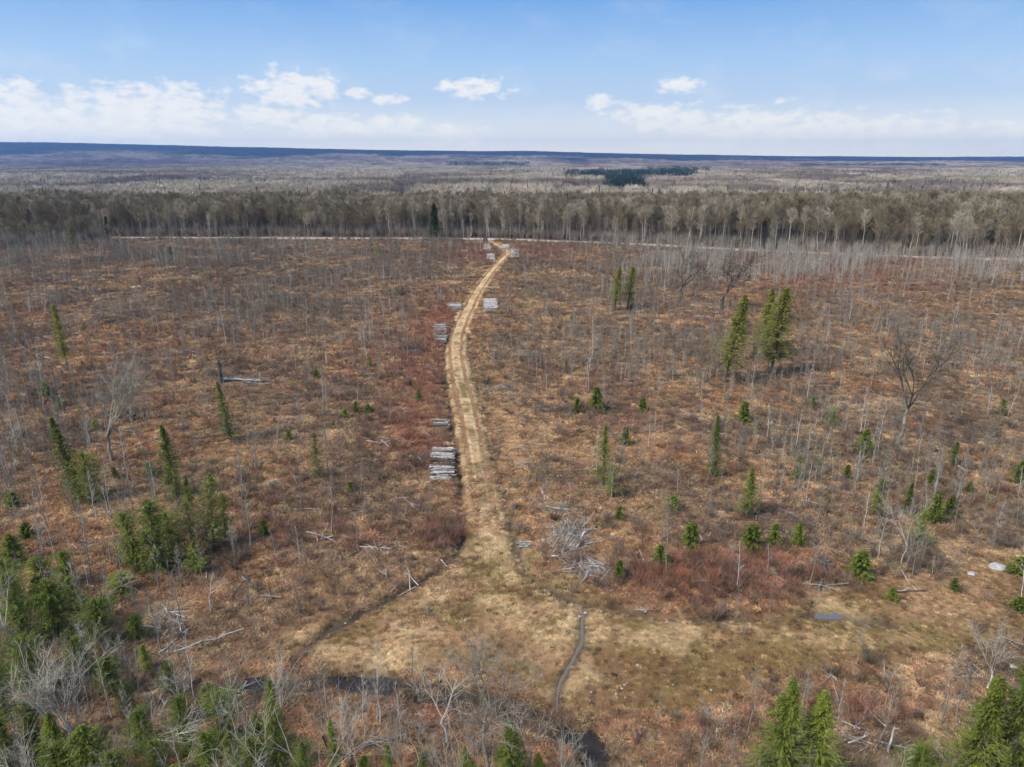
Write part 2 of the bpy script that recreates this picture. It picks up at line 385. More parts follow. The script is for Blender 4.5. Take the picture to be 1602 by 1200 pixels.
def ground_color(x, y):
    px, py = where(x, y)
    n1, n2, n3, n4 = fbm(x, y, 14, 4, 11), fbm(x, y, 5, 4, 12), fbm(x, y, 40, 3, 13), fbm(x, y, 2.2, 3, 14)
    def L(a, b, t): t = np.asarray(t)[..., None]; return a*(1-t)+b*t
    c = L(C_GREY, C_RUST, sstep(.36, .62, n1*.6+n3*.4))
    c = L(c, C_TAN, sstep(.48, .68, n2)*.75)
    c = L(c, C_STRAW*1.1, sstep(.58, .74, n4)*.65)
    c = L(c, C_GREY*.8, sstep(.50, .66, fbm(x, y, 9, 4, 15))*.7)
    # the open strip either side of the track is more straw coloured
    td = track_dist(x, y); s = np.exp(-(td/3.2)**2); c = L(c, L(C_TAN, C_RUST, sstep(.4, .6, n2)), s*.75)
    c = L(c, C_TAN*1.1, np.clip(blob(px, py, 870, 470, 60, 60)+blob(px, py, 840, 620, 80, 90)+blob(px, py, 850, 720, 70, 80), 0, 1)*sstep(.35, .6, n2)*.7)
    o = openness(x, y)
    oc = L(C_OLIVE, C_TAN*.95, sstep(.40, .62, fbm(x, y, 6.5, 4, 16)))
    oc = L(oc, C_STRAW, sstep(.56, .7, fbm(x, y, 2.8, 4, 26))*.8)
    oc = L(oc, np.array((.155, .09, .04)), sstep(.46, .62, fbm(x, y, 3.4, 4, 17))*.8)
    oc = L(oc, C_STRAW*1.25, np.clip(blob(px, py, 690, 930, 45, 18)+blob(px, py, 910, 985, 70, 25)+blob(px, py, 1100, 985, 80, 18)+blob(px, py, 620, 1040, 50, 20)+blob(px, py, 790, 920, 40, 20), 0, 1)*sstep(.35, .6, n4))
    c = L(c, oc, o*.92)
    o2 = np.clip(blob(px, py, 768, 850, 42, 50)+blob(px, py, 770, 900, 70, 45)+blob(px, py, 700, 925, 70, 16)+blob(px, py, 840, 960, 50, 40)+blob(px, py, 1250, 1000, 200, 14)*.6+blob(px, py, 640, 1020, 60, 25)*.6, 0, 1)*sstep(.3, .55, n4*.5+n2*.5)
    c = L(c, C_STRAW*1.2, o2*.85)
    r = redness(x, y)*sstep(.35, .55, n2+.05); c = L(c, C_RED, np.clip(r, 0, 1)*.8)
    gap = lambda a: .35+.65*sstep(.35, .55, fbm(x, y, 3, 3, a))
    mud = np.maximum.reduce([blob(px, py, 1298, 963, 34, 5)*.8, np.exp(-(poly_dist(x, y, LDl)/.6)**2)*.95*gap(18), np.exp(-(poly_dist(x, y, RDl)/.65)**2)*.9*gap(19), np.exp(-(poly_dist(x, y, RUTl)/.4)**2), np.exp(-(poly_dist(x, y, STRl)/1.3)**2)])
    c = L(c, C_MUD, np.clip(mud, 0, 1))
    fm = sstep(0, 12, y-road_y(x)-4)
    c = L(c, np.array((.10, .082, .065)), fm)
    return c
def forest_tint(x, y):
    """species patches of the far forest, by place"""
    n = fbm(x, y*.6, 210, 5, 51); n2 = fbm(x, y*.5, 700, 3, 52); d = y
    pale = np.array((.37, .31, .225)); brown = np.array((.18, .14, .10)); purple = np.array((.20, .135, .115)); olive = np.array((.36, .31, .18))
    def L(a, b, t): t = np.asarray(t)[..., None]; return a*(1-t)+b*t
    c = L(brown, pale, sstep(.39, .53, n))
    c = L(c, purple, sstep(.54, .66, n2)*.65)
    c = L(c, olive, sstep(.58, .7, fbm(x, y*.6, 150, 3, 53))*.6)
    px, py = P(x, y, H(x, y)+12)
    c = L(c, pale*1.08, np.clip(blob(px, py, 460, 266, 190, 9)+blob(px, py, 420, 252, 200, 3)+blob(px, py, 900, 270, 120, 8)*.7, 0, 1)*.85)
    c = L(c, purple*.85, np.clip(blob(px, py, 230, 253, 170, 5)+blob(px, py, 90, 258, 110, 5)*.7, 0, 1)*.9)
    c = L(c, pale, np.clip(blob(px, py, 175, 240, 70, 5), 0, 1)*.8)
    # wooded ridge: dark
    hf = sstep(5900, 6300, y+(fbm(x, y, 500, 4, 57)-.5)*2200); c = L(c, np.array((.045, .052, .055)), hf*(1-np.clip(blob(px, py, 175, 240, 80, 5), 0, 1)))
    return c

# ============================================================ terrain: one sheet to the horizon
rows = [-25.0]
while rows[-1] < 11500:
    yv = rows[-1]; rows.append(yv+max(.42, .0052*(yv+45)) if yv > 20 else yv+2.0)
rows = np.array(rows); NC = 420
uu = np.linspace(-1, 1, NC)
Yg = np.repeat(rows[:, None], NC, 1); Xg = uu[None, :]*(np.maximum(rows, 0)*.80+45)[:, None]
Xf, Yf = Xg.ravel(), Yg.ravel()
Zf = H(Xf, Yf)
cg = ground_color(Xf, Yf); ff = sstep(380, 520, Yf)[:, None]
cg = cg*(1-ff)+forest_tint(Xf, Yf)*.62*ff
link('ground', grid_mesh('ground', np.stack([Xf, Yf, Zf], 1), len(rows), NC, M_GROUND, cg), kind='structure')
del Xg, Yg, Zf, cg, ff

def strip(name, pts, width, mat_, nc, lift, colf=None, step=.5, zf=None, edge=0.0):
    pts = np.array(pts, float); seg = np.linalg.norm(np.diff(pts, axis=0), axis=1); s = np.concatenate([[0], np.cumsum(seg)])
    n = max(3, int(s[-1]/step)); t = np.linspace(0, s[-1], n)
    c = np.stack([np.interp(t, s, pts[:, 0]), np.interp(t, s, pts[:, 1])], 1)
    wd = np.interp(t, s, width) if np.ndim(width) else np.full(n, width)
    tg = np.gradient(c, axis=0); tg /= np.linalg.norm(tg, axis=1)[:, None]; nr = np.stack([-tg[:, 1], tg[:, 0]], 1)
    k = np.linspace(-1, 1, nc)
    e = 1+edge*(fbm(t, t*0, 1.8, 3, 71)-.5)*2; e2 = 1+edge*(fbm(t, t*0+50, 1.8, 3, 72)-.5)*2
    kk = np.where(k[None, :] < 0, k[None, :]*e[:, None], k[None, :]*e2[:, None])
    XY = c[:, None, :]+nr[:, None, :]*(kk*wd[:, None])[:, :, None]
    x, y = XY[..., 0].ravel(), XY[..., 1].ravel()
    z = (H(x, y) if zf is None else zf(x, y))+lift
    K = np.repeat(k[None, :], n, 0).ravel(); Tt = np.repeat(t[:, None], nc, 1).ravel()
    if name == 'track': z = z-.13*np.exp(-((np.abs(K)-.45)/.11)**2)+.16*(fbm(x, y, 1.1, 3, 73)-.5)
    z = z-.06*np.abs(K)**6-(.2*sstep(.95, 1, Tt/t[-1]) if name == 'track' else 0)
    col = colf(x, y, K, Tt) if colf else None
    return link(name, grid_mesh(name, np.stack([x, y, z], 1), n, nc, mat_, col), kind='structure')
def track_col(x, y, K, t):
    px, py = where(x, y)
    n = fbm(x, y, 2.6, 4, 61); n2 = fbm(x, y, .8, 3, 62); st = fbm(K*5+60, t/5.0, 1.0, 3, 63)
    k = lambda v: np.clip(v, 0, 1)[:, None]
    c = np.array((.37, .255, .145))*np.ones((len(x), 3)); far = sstep(600, 440, py)
    c = c*(1-k(far*.8))+C_STRAW*1.3*k(far*.8)
    c = c*(1-k(sstep(.5, .66, n2)*.6))+C_STRAW*1.2*k(sstep(.5, .66, n2)*.6)
    g = sstep(.40, .58, n)*(.85-.5*far); c = c*(1-k(g))+np.array((.15, .11, .045))*k(g)
    rut = np.exp(-((np.abs(K)-.45)/.12)**2)*(.5+.9*sstep(.4, .6, st)); c = c*(1-k(rut*.75))+np.array((.15, .10, .06))*k(rut*.6)
    lite = np.exp(-((np.abs(K)-.25)/.1)**2)*sstep(.45, .6, st); c = c*(1-k(lite*.5))+C_STRAW*1.4*k(lite*.5)
    e = sstep(.62, 1.0, np.abs(K)+(n-.5)*.9); e = np.maximum(e, sstep(790, 930, py+(n-.5)*140))
    return c*(1-k(e))+ground_color(x, y)*k(e)
strip('track', TRK, np.array(TRK_W)*1.0, M_TRACK, 25, .05, track_col, .35, edge=.22)
strip('road', ROADl, 3.6, M_ROAD, 5, .10, step=4.0)
WZ = -.17
strip('bog_water', STRl, 1.7, M_WATER, 7, 0, step=.6, zf=lambda x, y: np.full(len(x), WZ), edge=.3)
pc = G(1298, 963)
def puddle(px0, px1, py, hw, lift=.06):
    a, b = G(px0, py), G(px1, py); zz = hz(*(a+b)*.5*1.0)+lift if False else hz((a[0]+b[0])/2, (a[1]+b[1])/2)
    strip('puddle', [a, a*.8+b*.2+np.array((0, .12)), (a+b)/2-np.array((0, .08)), a*.25+b*.75+np.array((0, .1)), b], np.array([.03, .8*hw, .55*hw, .9*hw, .03]), M_SKYPUD, 7, 0, step=.08, zf=lambda x, y: H(x, y)+.05, edge=1.0)
puddle(1274, 1322, 963, .34)
strip('wet_rut', RUTl, .17, M_MUDW, 5, .02, step=.3, edge=1.1)

# ============================================================ plant shapes
def unit(v): return v/(np.linalg.norm(v)+1e-9)
def grow(tr, cr, p, d, L, r, depth, maxd, kids, twig_w, up=.15, curl=.25, spread=.75, mt=0, mc=0):
    """one limb and, from it, its side limbs; the last ones are slivers"""
    n = 4 if depth < 2 else 3; pts = [p]; dd = d
    for i in range(n):
        dd = unit(dd+rng.normal(size=3)*curl*.35+np.array((0, 0, up*.25))); pts.append(pts[-1]+dd*L/n)
    pts = np.array(pts); rr = r*np.linspace(1, .45, n+1)
    tgt = tr if depth == 0 else cr
    tgt.tube(pts, rr, 5 if depth == 0 else 3, mt if depth == 0 else mc, cap=False)
    if depth >= maxd:
        k = rng.integers(4, 8); idx = rng.random(k)*n
        b = np.array([np.array([np.interp(j, range(n+1), pts[:, a]) for a in range(3)]) for j in idx])
        q = b+np.array([unit(dd+rng.normal(size=3)*.6)*L*(.35+.5*rng.random()) for _ in range(k)])
        cr.blades(b, q, twig_w, mc); return
    for _ in range(kids[min(depth, len(kids)-1)]):
        j = n*(.35+.65*rng.random()) if depth else n*(.55+.45*rng.random())
        b = np.array([np.interp(j, range(n+1), pts[:, a]) for a in range(3)])
        s = rng.normal(size=3); s -= dd*np.dot(s, dd); nd = unit(dd+unit(s)*spread*(.6+.6*rng.random())+np.array((0, 0, up)))
        grow(tr, cr, b, nd, L*(.5+.3*rng.random()), r*.5, depth+1, maxd, kids, twig_w, up, curl, spread, mt, mc)
def spreading_tree(Ht, r0, lean=(0, 0), trunk_frac=.4, kids=(4, 4, 4), maxd=3, tw=.025, up=.18, spread=.8, curl=.35):
    tr, cr = MB(), MB()
    L = Ht*trunk_frac; top = np.array((lean[0], lean[1], 1.0))
    pts = np.array([top*L*t+np.append(rng.normal(size=2)*.02*Ht*t, 0) for t in np.linspace(0, 1, 6)])
    tr.tube(pts, r0*np.array([1.35, 1, .9, .82, .76, .7]), 7)
    d = unit(pts[-1]-pts[-2])
    for k in range(kids[0]):
        a = 2*math.pi*(k+rng.random()*.6)/kids[0]; s = np.array((math.cos(a), math.sin(a), 0))
        nd = unit(d+s*spread*(.35+.5*rng.random())); o = pts[-1] if k < 3 else pts[3]*.5+pts[4]*.5
        grow(tr, cr, o, nd, Ht*(1-trunk_frac)*(.5+.15*rng.random()), r0*.5, 1, maxd, kids, tw, up, curl, spread)
    return tr, cr
def slender_tree(Ht, r0, nb=16, sp=.16, tw=.02, start=.3, twn=5, up=1.1, lean=None, round_=False):
    """straight young stem with short rising side branches"""
    tr, cr = MB(), MB(); lean = rng.normal(size=2)*.04 if lean is None else np.array(lean); n = 7
    pts = np.array([np.append(lean*Ht*t+rng.normal(size=2)*.008*Ht*(t > 0), Ht*t) for t in np.linspace(0, 1, n)])
    tr.tube(pts, r0*np.linspace(1, .18, n), 4, cap=False)
    for _ in range(nb):
        t = start+(1-start)*rng.random()**.8; j = t*(n-1)
        b = np.array([np.interp(j, range(n), pts[:, a]) for a in range(3)])
        a = rng.random()*6.283; L = Ht*sp*((1.25-t) if not round_ else (.25+.85*math.sin(math.pi*min(1, ((t-start)/(1-start))**.8*.86+.1))))*(.6+.7*rng.random()); d = unit(np.array((math.cos(a), math.sin(a), up*(.5+rng.random()))))
        e = b+d*L; m_ = b+d*L*.5+np.array((0, 0, L*.06))
        cr.tube([b, m_, e], [r0*.28*(1.2-t), r0*.2*(1.2-t), .004], 3, cap=False)
        s = b+(e-b)*(.25+.75*rng.random((twn, 1))); q = s+(d+rng.normal(size=(twn, 3))*.5+np.array((0, 0, .3)))*L*.4
        cr.blades(s, q, tw)
    return tr, cr
def conifer(Ht, Rb, cs=.08, nb=120, ns=14, sl=.34, sw=.13, droop=.18, irr=.35, trunk_r=None, taper=.85, fill=1.0, lean=(0, 0), sparse=0.0):
    tr, cr = MB(), MB(); r0 = trunk_r or Ht*.013; n = 7; lean = np.array(lean)
    ax = lambda t: np.append(lean*Ht*t+np.array((math.sin(t*3), math.cos(t*2)-1))*Ht*.006, Ht*t)
    tr.tube([ax(t) for t in np.linspace(0, .985, n)], r0*np.linspace(1.1, .12, n), 6)
    gap = rng.random(8)*6.283
    for k in range(nb):
        t = cs+(1-cs)*((k+rng.random())/nb)**.92; q = (t-cs)/(1-cs)
        prof = (1-q)**taper*(.75+.25*min(1, q/.08 if q < .08 else 1)); a = k*2.399+rng.normal()*.4
        lob = 1+irr*math.sin(a*2+gap[0]+t*5)*.5+irr*(rng.random()-.6)
        if rng.random() < sparse: continue
        L = max(Rb*prof*lob, .05*Rb); dr = droop*(1-q)-.35*q
        out_ = np.array((math.cos(a), math.sin(a), 0)); b = ax(t)
        s = (np.linspace(.12, 1, ns)+rng.normal(size=ns)*.03)[:, None]*(1 if fill >= 1 else 1)
        zz = -dr*L*s*1.0+.28*L*s**2*.6
        pts = b+out_*L*s+np.array((0, 0, 1))*zz+rng.normal(size=(ns, 3))*np.array((.04, .04, .10))*(1+.5*L)
        if L > .35: tr.tube([b, b+out_*L*.5+np.array((0, 0, -dr*L*.5+.04*L)), pts[-1]], [r0*.22*(1-q)+.006, r0*.13*(1-q)+.005, .004], 3, cap=False)
        side = np.array((-out_[1], out_[0], 0)); sg = np.where(np.arange(ns) % 2 == 0, 1, -1)[:, None]
        d = out_*(.55+.3*rng.random((ns, 1)))+side*sg*(.75*(1.1-s))+np.array((0, 0, 1))*(rng.normal(size=(ns, 1))*.25-.05)
        d /= np.linalg.norm(d, axis=1)[:, None]
        sd2 = np.cross(d, np.array((0, 0, 1.))+rng.normal(size=(ns, 3))*.45); sd2 /= np.linalg.norm(sd2, axis=1)[:, None]
        ll = sl*(.7+.6*rng.random(ns))*(.5+.7*(1-q)**.5)
        cr.kites(pts-d*ll[:, None]*.25, d, sd2, ll, sw*(.7+.6*rng.random(ns)))
    b = ax(.97); cr.kites(np.repeat([b], 4, 0), np.array([unit(np.array((math.cos(k)*.3, math.sin(k)*.3, 1))) for k in range(4)]), np.array([unit(np.array((math.sin(k), -math.cos(k), 0))) for k in range(4)]), sl*1.0, sw*.6)
    return tr, cr
def shrub(Ht, Rr, n, w=.02, base=.25):
    cr = MB(); k = max(5, n//5)
    a = rng.random(k)*6.283; rr = np.sqrt(rng.random(k))
    p = np.stack([np.cos(a)*rr*Rr*base, np.sin(a)*rr*Rr*base, 0*a], 1)
    q = np.stack([np.cos(a)*rr*Rr*.7, np.sin(a)*rr*Rr*.7, Ht*(.45+.35*rng.random(k))], 1); cr.blades(p, q, w*1.6)
    j = rng.integers(0, k, n); s = .3+.7*rng.random((n, 1)); b = p[j]+(q[j]-p[j])*s
    e = b+(unit2(q[j]-p[j])+rng.normal(size=(n, 3))*.42+np.array((0, 0, .2)))*Ht*(.2+.28*rng.random((n, 1)))
    cr.blades(b, e, w); return cr
def unit2(a): return a/(np.linalg.norm(a, axis=1)[:, None]+1e-9)
def tuft(n, L, Rr, w):
    cr = MB(); a = rng.random(n)*6.283; r = np.sqrt(rng.random(n))*Rr
    p = np.stack([np.cos(a)*r, np.sin(a)*r, 0*a-.02], 1); a2 = a+rng.normal(size=n)*.9
    ll = L*(.5+.8*rng.random(n)); up = .25+.75*rng.random(n)
    mid = p+np.stack([np.cos(a2)*ll*.35, np.sin(a2)*ll*.35, ll*.45*up], 1)
    end = mid+np.stack([np.cos(a2)*ll*.5, np.sin(a2)*ll*.5, ll*(.25*up-.25)], 1)
    sd_ = np.stack([-np.sin(a2), np.cos(a2), rng.normal(size=n)*.3], 1)*w*.5
    v = np.stack([p-sd_, p+sd_, mid+sd_, mid-sd_, end], 1).reshape(-1, 3); i = np.arange(n)*5
    cr.add(v, np.stack([i, i+1, i+2, i+3], 1)); cr.f += (np.stack([i+3, i+2, i+4], 1)+cr.n-5*n).tolist(); cr.m += [0]*n
    return cr

# ---- scattering: one object carrying every copy of something nobody could count
GNC = {}
def scatter(name, meshes, x, y, z, rotz, scl, tint, label, cat, tilt=None, idx=None):
    c = bpy.data.collections.new('source '+name)
    for i, me in enumerate(meshes): c.objects.link(bpy.data.objects.new('%s source %02d' % (name, i), me))
    n = len(x); pm = bpy.data.meshes.new(name); pm.vertices.add(n)
    pm.vertices.foreach_set('co', np.stack([x, y, z], 1).astype(np.float32).reshape(-1))
    rot = np.zeros((n, 3), np.float32); rot[:, 2] = rotz
    if tilt is not None: rot[:, 0] = rng.normal(size=n)*tilt; rot[:, 1] = rng.normal(size=n)*tilt
    a = pm.attributes.new('rot', 'FLOAT_VECTOR', 'POINT'); a.data.foreach_set('vector', rot.reshape(-1))
    a = pm.attributes.new('scl', 'FLOAT', 'POINT'); a.data.foreach_set('value', np.asarray(scl, np.float32))
    a = pm.attributes.new('idx', 'INT', 'POINT'); a.data.foreach_set('value', (rng.integers(0, len(meshes), n) if idx is None else idx).astype(np.int32))
    a = pm.attributes.new('tint', 'FLOAT_COLOR', 'POINT'); a.data.foreach_set('color', np.concatenate([tint, np.ones((n, 1))], 1).astype(np.float32).reshape(-1))
    for m in meshes[0].materials: pm.materials.append(m)
    o = link(name, pm, kind='stuff', label=label, category=cat)
    ng = bpy.data.node_groups.new('scatter '+name, 'GeometryNodeTree')
    ng.interface.new_socket('Geometry', in_out='INPUT', socket_type='NodeSocketGeometry'); ng.interface.new_socket('Geometry', in_out='OUTPUT', socket_type='NodeSocketGeometry')
    t = NT(ng); gi = t.n('NodeGroupInput'); go = t.n('NodeGroupOutput')
    ci = t.n('GeometryNodeCollectionInfo'); ci.inputs['Collection'].default_value = c; ci.inputs['Separate Children'].default_value = True; ci.inputs['Reset Children'].default_value = True
    def at(nm, ty):
        q = t.n('GeometryNodeInputNamedAttribute', data_type=ty); q.inputs['Name'].default_value = nm; return q.outputs[0]
    ip = t.n('GeometryNodeInstanceOnPoints'); t.put(ip.inputs['Points'], gi.outputs[0]); t.put(ip.inputs['Instance'], ci.outputs[0])
    ip.inputs['Pick Instance'].default_value = True; t.put(ip.inputs['Instance Index'], at('idx', 'INT')); t.put(ip.inputs['Scale'], at('scl', 'FLOAT'))
    e2r = t.n('FunctionNodeEulerToRotation'); t.put(e2r.inputs[0], at('rot', 'FLOAT_VECTOR')); t.put(ip.inputs['Rotation'], e2r.outputs[0])
    t.put(go.inputs[0], ip.outputs[0])
    md = o.modifiers.new('scatter', 'NODES'); md.node_group = ng
    return o
def wedge(y0, y1, per_m2, half=.79, pad=8):
    """random ground points in the view wedge"""
    A = half*(y1**2-y0**2)+2*pad*(y1-y0); n = int(A*per_m2)
    y = np.sqrt(y0**2+(y1**2-y0**2)*rng.random(n)); x = (rng.random(n)*2-1)*(half*y+pad); return x, y
def keep(x, y, m): return x[m], y[m]
def vary(c, s=.18, hue=.05): return np.clip(c*(1+rng.normal(size=(len(c), 1))*s)*(1+rng.normal(size=(len(c), 3))*hue), .01, .9)

# ============================================================ grass and low growth
WZ0 = -.17
tufts = [tuft(46, .52, .34, .030).mesh('grass_tuft', [M_TINT]) for _ in range(5)]
x, y = wedge(26, 110, 4.6); _x, _y = wedge(26, 58, 4.5); x = np.concatenate([x, _x]); y = np.concatenate([y, _y]); td = track_dist(x, y); sd_ = poly_dist(x, y, STRl)
m = ((td > .72+.5*fbm(x, y, 2.5, 3, 88)) | (rng.random(len(x)) < .95*sstep(700, 900, P(x, y)[1]+90*(fbm(x, y, 4, 3, 89)-.5)))) & ((sd_ > 1.5) | (H(x, y) > WZ0+.0)) & (poly_dist(x, y, RUTl) > .25) & (blob(*P(x, y), 1298, 963, 30, 8) < .35) & (poly_dist(x, y, LDl) > .3) & (poly_dist(x, y, RDl) > .3); x, y = keep(x, y, m)
x2, y2 = wedge(110, 190, 1.8); m = track_dist(x2, y2) > 1; x2, y2 = keep(x2, y2, m)
x3, y3 = wedge(190, 318, .75); m = (track_dist(x3, y3) > 1.1) & (y3 < road_y(x3)-4.5); x3, y3 = keep(x3, y3, m)
xx, yy = np.concatenate([x, x2, x3]), np.concatenate([y, y2, y3])
sc_ = np.concatenate([.75+.5*rng.random(len(x)), 1.2+.7*rng.random(len(x2)), 1.7+1.1*rng.random(len(x3))])*(.7+.6*fbm(xx, yy, 6, 3, 77))*(1-.42*openness(xx, yy))*(1-.36*sstep(75, 45, yy))
ct = ground_color(xx, yy)*1.2; q_ = rng.random((len(xx), 1)); ct = np.where(q_ < .2, ct*.45+C_STRAW*.6, np.where(q_ > .78, ct*.35+np.array((.055, .042, .03)), ct))
scatter('grass', tufts, xx, yy, H(xx, yy), rng.random(len(xx))*6.283, sc_, vary(ct, .36, .05), 'matted straw and rust coloured dead grass covering the cut-over clearing', 'grass')
# sparse short tufts on the crown of the track
x, y = wedge(45, 300, 3.0); td = track_dist(x, y); m = (td < 1.0) & ((np.abs(td-.45) > .15) | (rng.random(len(x)) < .3)) & (rng.random(len(x)) < (.25+.75*sstep(.5, .95, td))*np.interp(y, [60, 130, 160], [1, .6, .3])); TT = True; x, y = keep(x, y, m)
scatter('track_grass', tufts, x, y, H(x, y)+.05, rng.random(len(x))*6.283, .35+.35*rng.random(len(x)), vary(np.tile(C_STRAW*1.15, (len(x), 1))*np.where(fbm(x, y, 2.5, 3, 90)[:, None] > .52, np.array((.6, .62, .5)), 1.0), .2), 'short flattened straw growing along the track', 'grass')

shr = [shrub(1.25, .8, 95, .02).mesh('shrub', [M_TINT]) for _ in range(6)]
def shrub_col(x, y):
    r = redness(x, y)[:, None]; n = fbm(x, y, 12, 3, 91)[:, None]
    c = np.array((.175, .150, .118))*(1-n)+np.array((.20, .145, .105))*n
    return c*(1-r)+np.array((.33, .14, .09))*r
def sparse_mask(x, y, base, dens_seed, lo=.4, hi=.62, sc0=14):
    px, py = where(x, y); n = sstep(lo, hi, fbm(x, y, sc0, 4, dens_seed))
    side = np.exp(-(track_dist(x, y)/3.0)**2)
    pr = base*(.12+.88*n)*(1-.75*side)*(1-.93*openness(x, y))
    return pr
x, y = wedge(26, 316, .68); pr = sparse_mask(x, y, 1.0, 101); r = redness(x, y)
pr = np.clip(pr+r*.9*(1-.4*openness(x, y)), 0, 1)
m = (rng.random(len(x)) < pr) & (track_dist(x, y) > 1.15) & (y < road_y(x)-5) & (poly_dist(x, y, STRl) > 2.2) & (poly_dist(x, y+1.5, STRl) > 2.0); x, y = keep(x, y, m)
scatter('shrubs', shr, x, y, H(x, y), rng.random(len(x))*6.283, (.45+.75*rng.random(len(x)))*(1+.3*sstep(150, 300, y)), vary(shrub_col(x, y), .2, .05), 'leafless grey and reddish shrubs spread thickly over the clearing', 'shrubs')
# dense red osier thickets
pts = []
for a, b, c, d, s in REDS[:1]+REDS[2:3]+REDS[5:7]+REDS[9:10]:
    g0 = G(a, b); g1 = G(a+c, b); g2 = G(a, b-d)
    n = int(90*s*(1 if a != 1120 else 2.2)); q = rng.normal(size=(n, 2))*.55
    pts.append(np.stack([g0[0]+q[:, 0]*(g1[0]-g0[0]), g0[1]+q[:, 1]*(g2[1]-g0[1])], 1))
pts = np.concatenate(pts); m = (poly_dist(pts[:, 0], pts[:, 1], STRl) > 2.4) & (poly_dist(pts[:, 0], pts[:, 1]+2, STRl) > 2.2) & (track_dist(pts[:, 0], pts[:, 1]) > 1.1); pts = pts[m]
osier = [shrub(1.7, 1.5, 150, .022, .12).mesh('osier', [M_TINT]) for _ in range(4)]
scatter('red_osier', osier, pts[:, 0], pts[:, 1], H(pts[:, 0], pts[:, 1]), rng.random(len(pts))*6.283, .35+.4*rng.random(len(pts)), vary(np.where(rng.random((len(pts), 1)) < .55, np.array([[.27, .14, .092]]), np.array([[.19, .135, .095]])), .35, .07), 'dense thickets of red stemmed leafless osier', 'shrubs')
# fallen sticks and slash
def sticks():
    cr = MB()
    for _ in range(4):
        a = rng.random()*6.283; L = .7+2.2*rng.random(); p = np.append(rng.normal(size=2)*.5, .08+.12*rng.random()); d = np.array((math.cos(a), math.sin(a), rng.normal()*.08))
        cr.tube([p-d*L/2, p+rng.normal(size=3)*.05, p+d*L/2], [.045, .035, .012], 4)
        q = p+d*L*rng.random((4, 1))*.5; cr.blades(q, q+(d+rng.normal(size=(4, 3))*.5)*L*.35, .025)
    return cr
stk = [sticks().mesh('slash', [M_TINTW]) for _ in range(5)]
x, y = wedge(26, 240, .07); m = (rng.random(len(x)) < (1-.9*openness(x, y))*(.25+.75*sstep(.4, .6, fbm(x, y, 11, 3, 111)))) & (track_dist(x, y) > 1.6); x, y = keep(x, y, m)
scatter('slash_litter', stk, x, y, H(x, y), rng.random(len(x))*6.283, .5+.7*rng.random(len(x)), vary(np.tile((.26, .235, .21), (len(x), 1)), .45, .03), 'grey sticks and slash left lying on the clearing', 'sticks')

# ============================================================ bare saplings: the 300 that show largest stand alone
def tree_parts(root, tr, cr, tm, cm):
    link('trunk', tr, root); link('crown', cr, root)
sap = []
for i in range(10):
    tr, cr = slender_tree(5.0, .045, 24+i, .16, .022, .15 if i % 2 else .35, 8)
    k = i % 5 == 0
    J = MB(); J.join(tr); J.join(cr, dm=1); 
    sap.append((tr.mesh('sapling_trunk', [M_PALE if k else M_BARK]), cr.mesh('sapling_crown', [M_PTWIG if k else M_TWIG]), J.mesh('sapling', [M_PALE if k else M_BARK, M_PTWIG if k else M_TWIG])))
x, y = wedge(27, 316, .32); px, py = where(x, y)
pr = .2+.8*sstep(.38, .6, fbm(x, y, 20, 4, 121)); pr = pr*(1-.9*np.exp(-(track_dist(x, y)/4.5)**2))*(1-.96*openness(x, y))
pr = np.maximum(pr, np.clip(1.3*blob(px, py, 130, 1100, 330, 170)+.8*blob(px, py, 600, 1160, 300, 60), 0, 1))
pr = pr*(1-.5*sstep(110, 220, y))*(1-.25*sstep(560, 420, py))*(1-.7*np.clip(blob(px, py, 860, 440, 100, 90), 0, 1))
pr = pr*(1-.75*np.clip(blob(px, py, 600, 700, 160, 160)+blob(px, py, 880, 760, 110, 110), 0, 1))
m = (rng.random(len(x)) < pr) & (track_dist(x, y) > 2.2) & (y < road_y(x)-8) & (poly_dist(x, y, STRl) > 1.2); x, y = keep(x, y, m)
s = .36+.42*rng.random(len(x))+.75*rng.random(len(x))**2.6
# the pale stand in front of the road on the right, and the thin fringe on the left
xb, yb = wedge(185, 300, .42); px, py = where(xb, yb)
d_ = np.clip(sstep(900, 1080, px)*sstep(455, 425, py)+.30*sstep(430, 400, py)*sstep(650, 450, px)+.5*sstep(160, 60, px)*sstep(450, 410, py), 0, 1)*(.15+.85*sstep(.40, .58, fbm(xb, yb, 13, 3, 131)))
m = (rng.random(len(xb)) < d_) & (yb < road_y(xb)-3) & (track_dist(xb, yb) > 4); xb, yb = keep(xb, yb, m)
x = np.concatenate([x, xb]); y = np.concatenate([y, yb]); s = np.concatenate([s, .55+.75*rng.random(len(xb))])
si = rng.integers(0, 10, len(x)); nb_ = len(xb); pl = (rng.random(nb_) < .75) & (P(xb, yb)[0] > 900); si[-nb_:] = np.where(pl, 5*rng.integers(0, 2, nb_), si[-nb_:]); ht = 5*s; zg = H(x, y); rz = rng.random(len(x))*6.283
app = ht/np.hypot(y, 34-0)
px, py = P(x, y, zg+ht*.6); inv = (px > 5) & (px < 1597) & (py < 1195)
order = np.argsort(-np.where(inv, app, 0))[:295]; solo = np.zeros(len(x), bool); solo[order] = True
ZONES = [('among the evergreens in the bottom left corner', lambda a, b: (a < 480) & (b > 900)),
         ('in front of the dark bog water near the lower edge', lambda a, b: (b > 1040) & (a >= 480) & (a < 1000)),
         ('around the tall spruces in the bottom right', lambda a, b: (b > 1040) & (a >= 1000)),
         ('between the left evergreens and the track', lambda a, b: (a < 760) & (b > 700)),
         ('on the open slash left of the track', lambda a, b: (a < 760)),
         ('just right of the track beyond the brush heaps', lambda a, b: (a < 1060)),
         ('between the leaning larch and the right edge', lambda a, b: (b < 760)),
         ('among the young evergreens beyond the red thicket', lambda a, b: b > -1)]
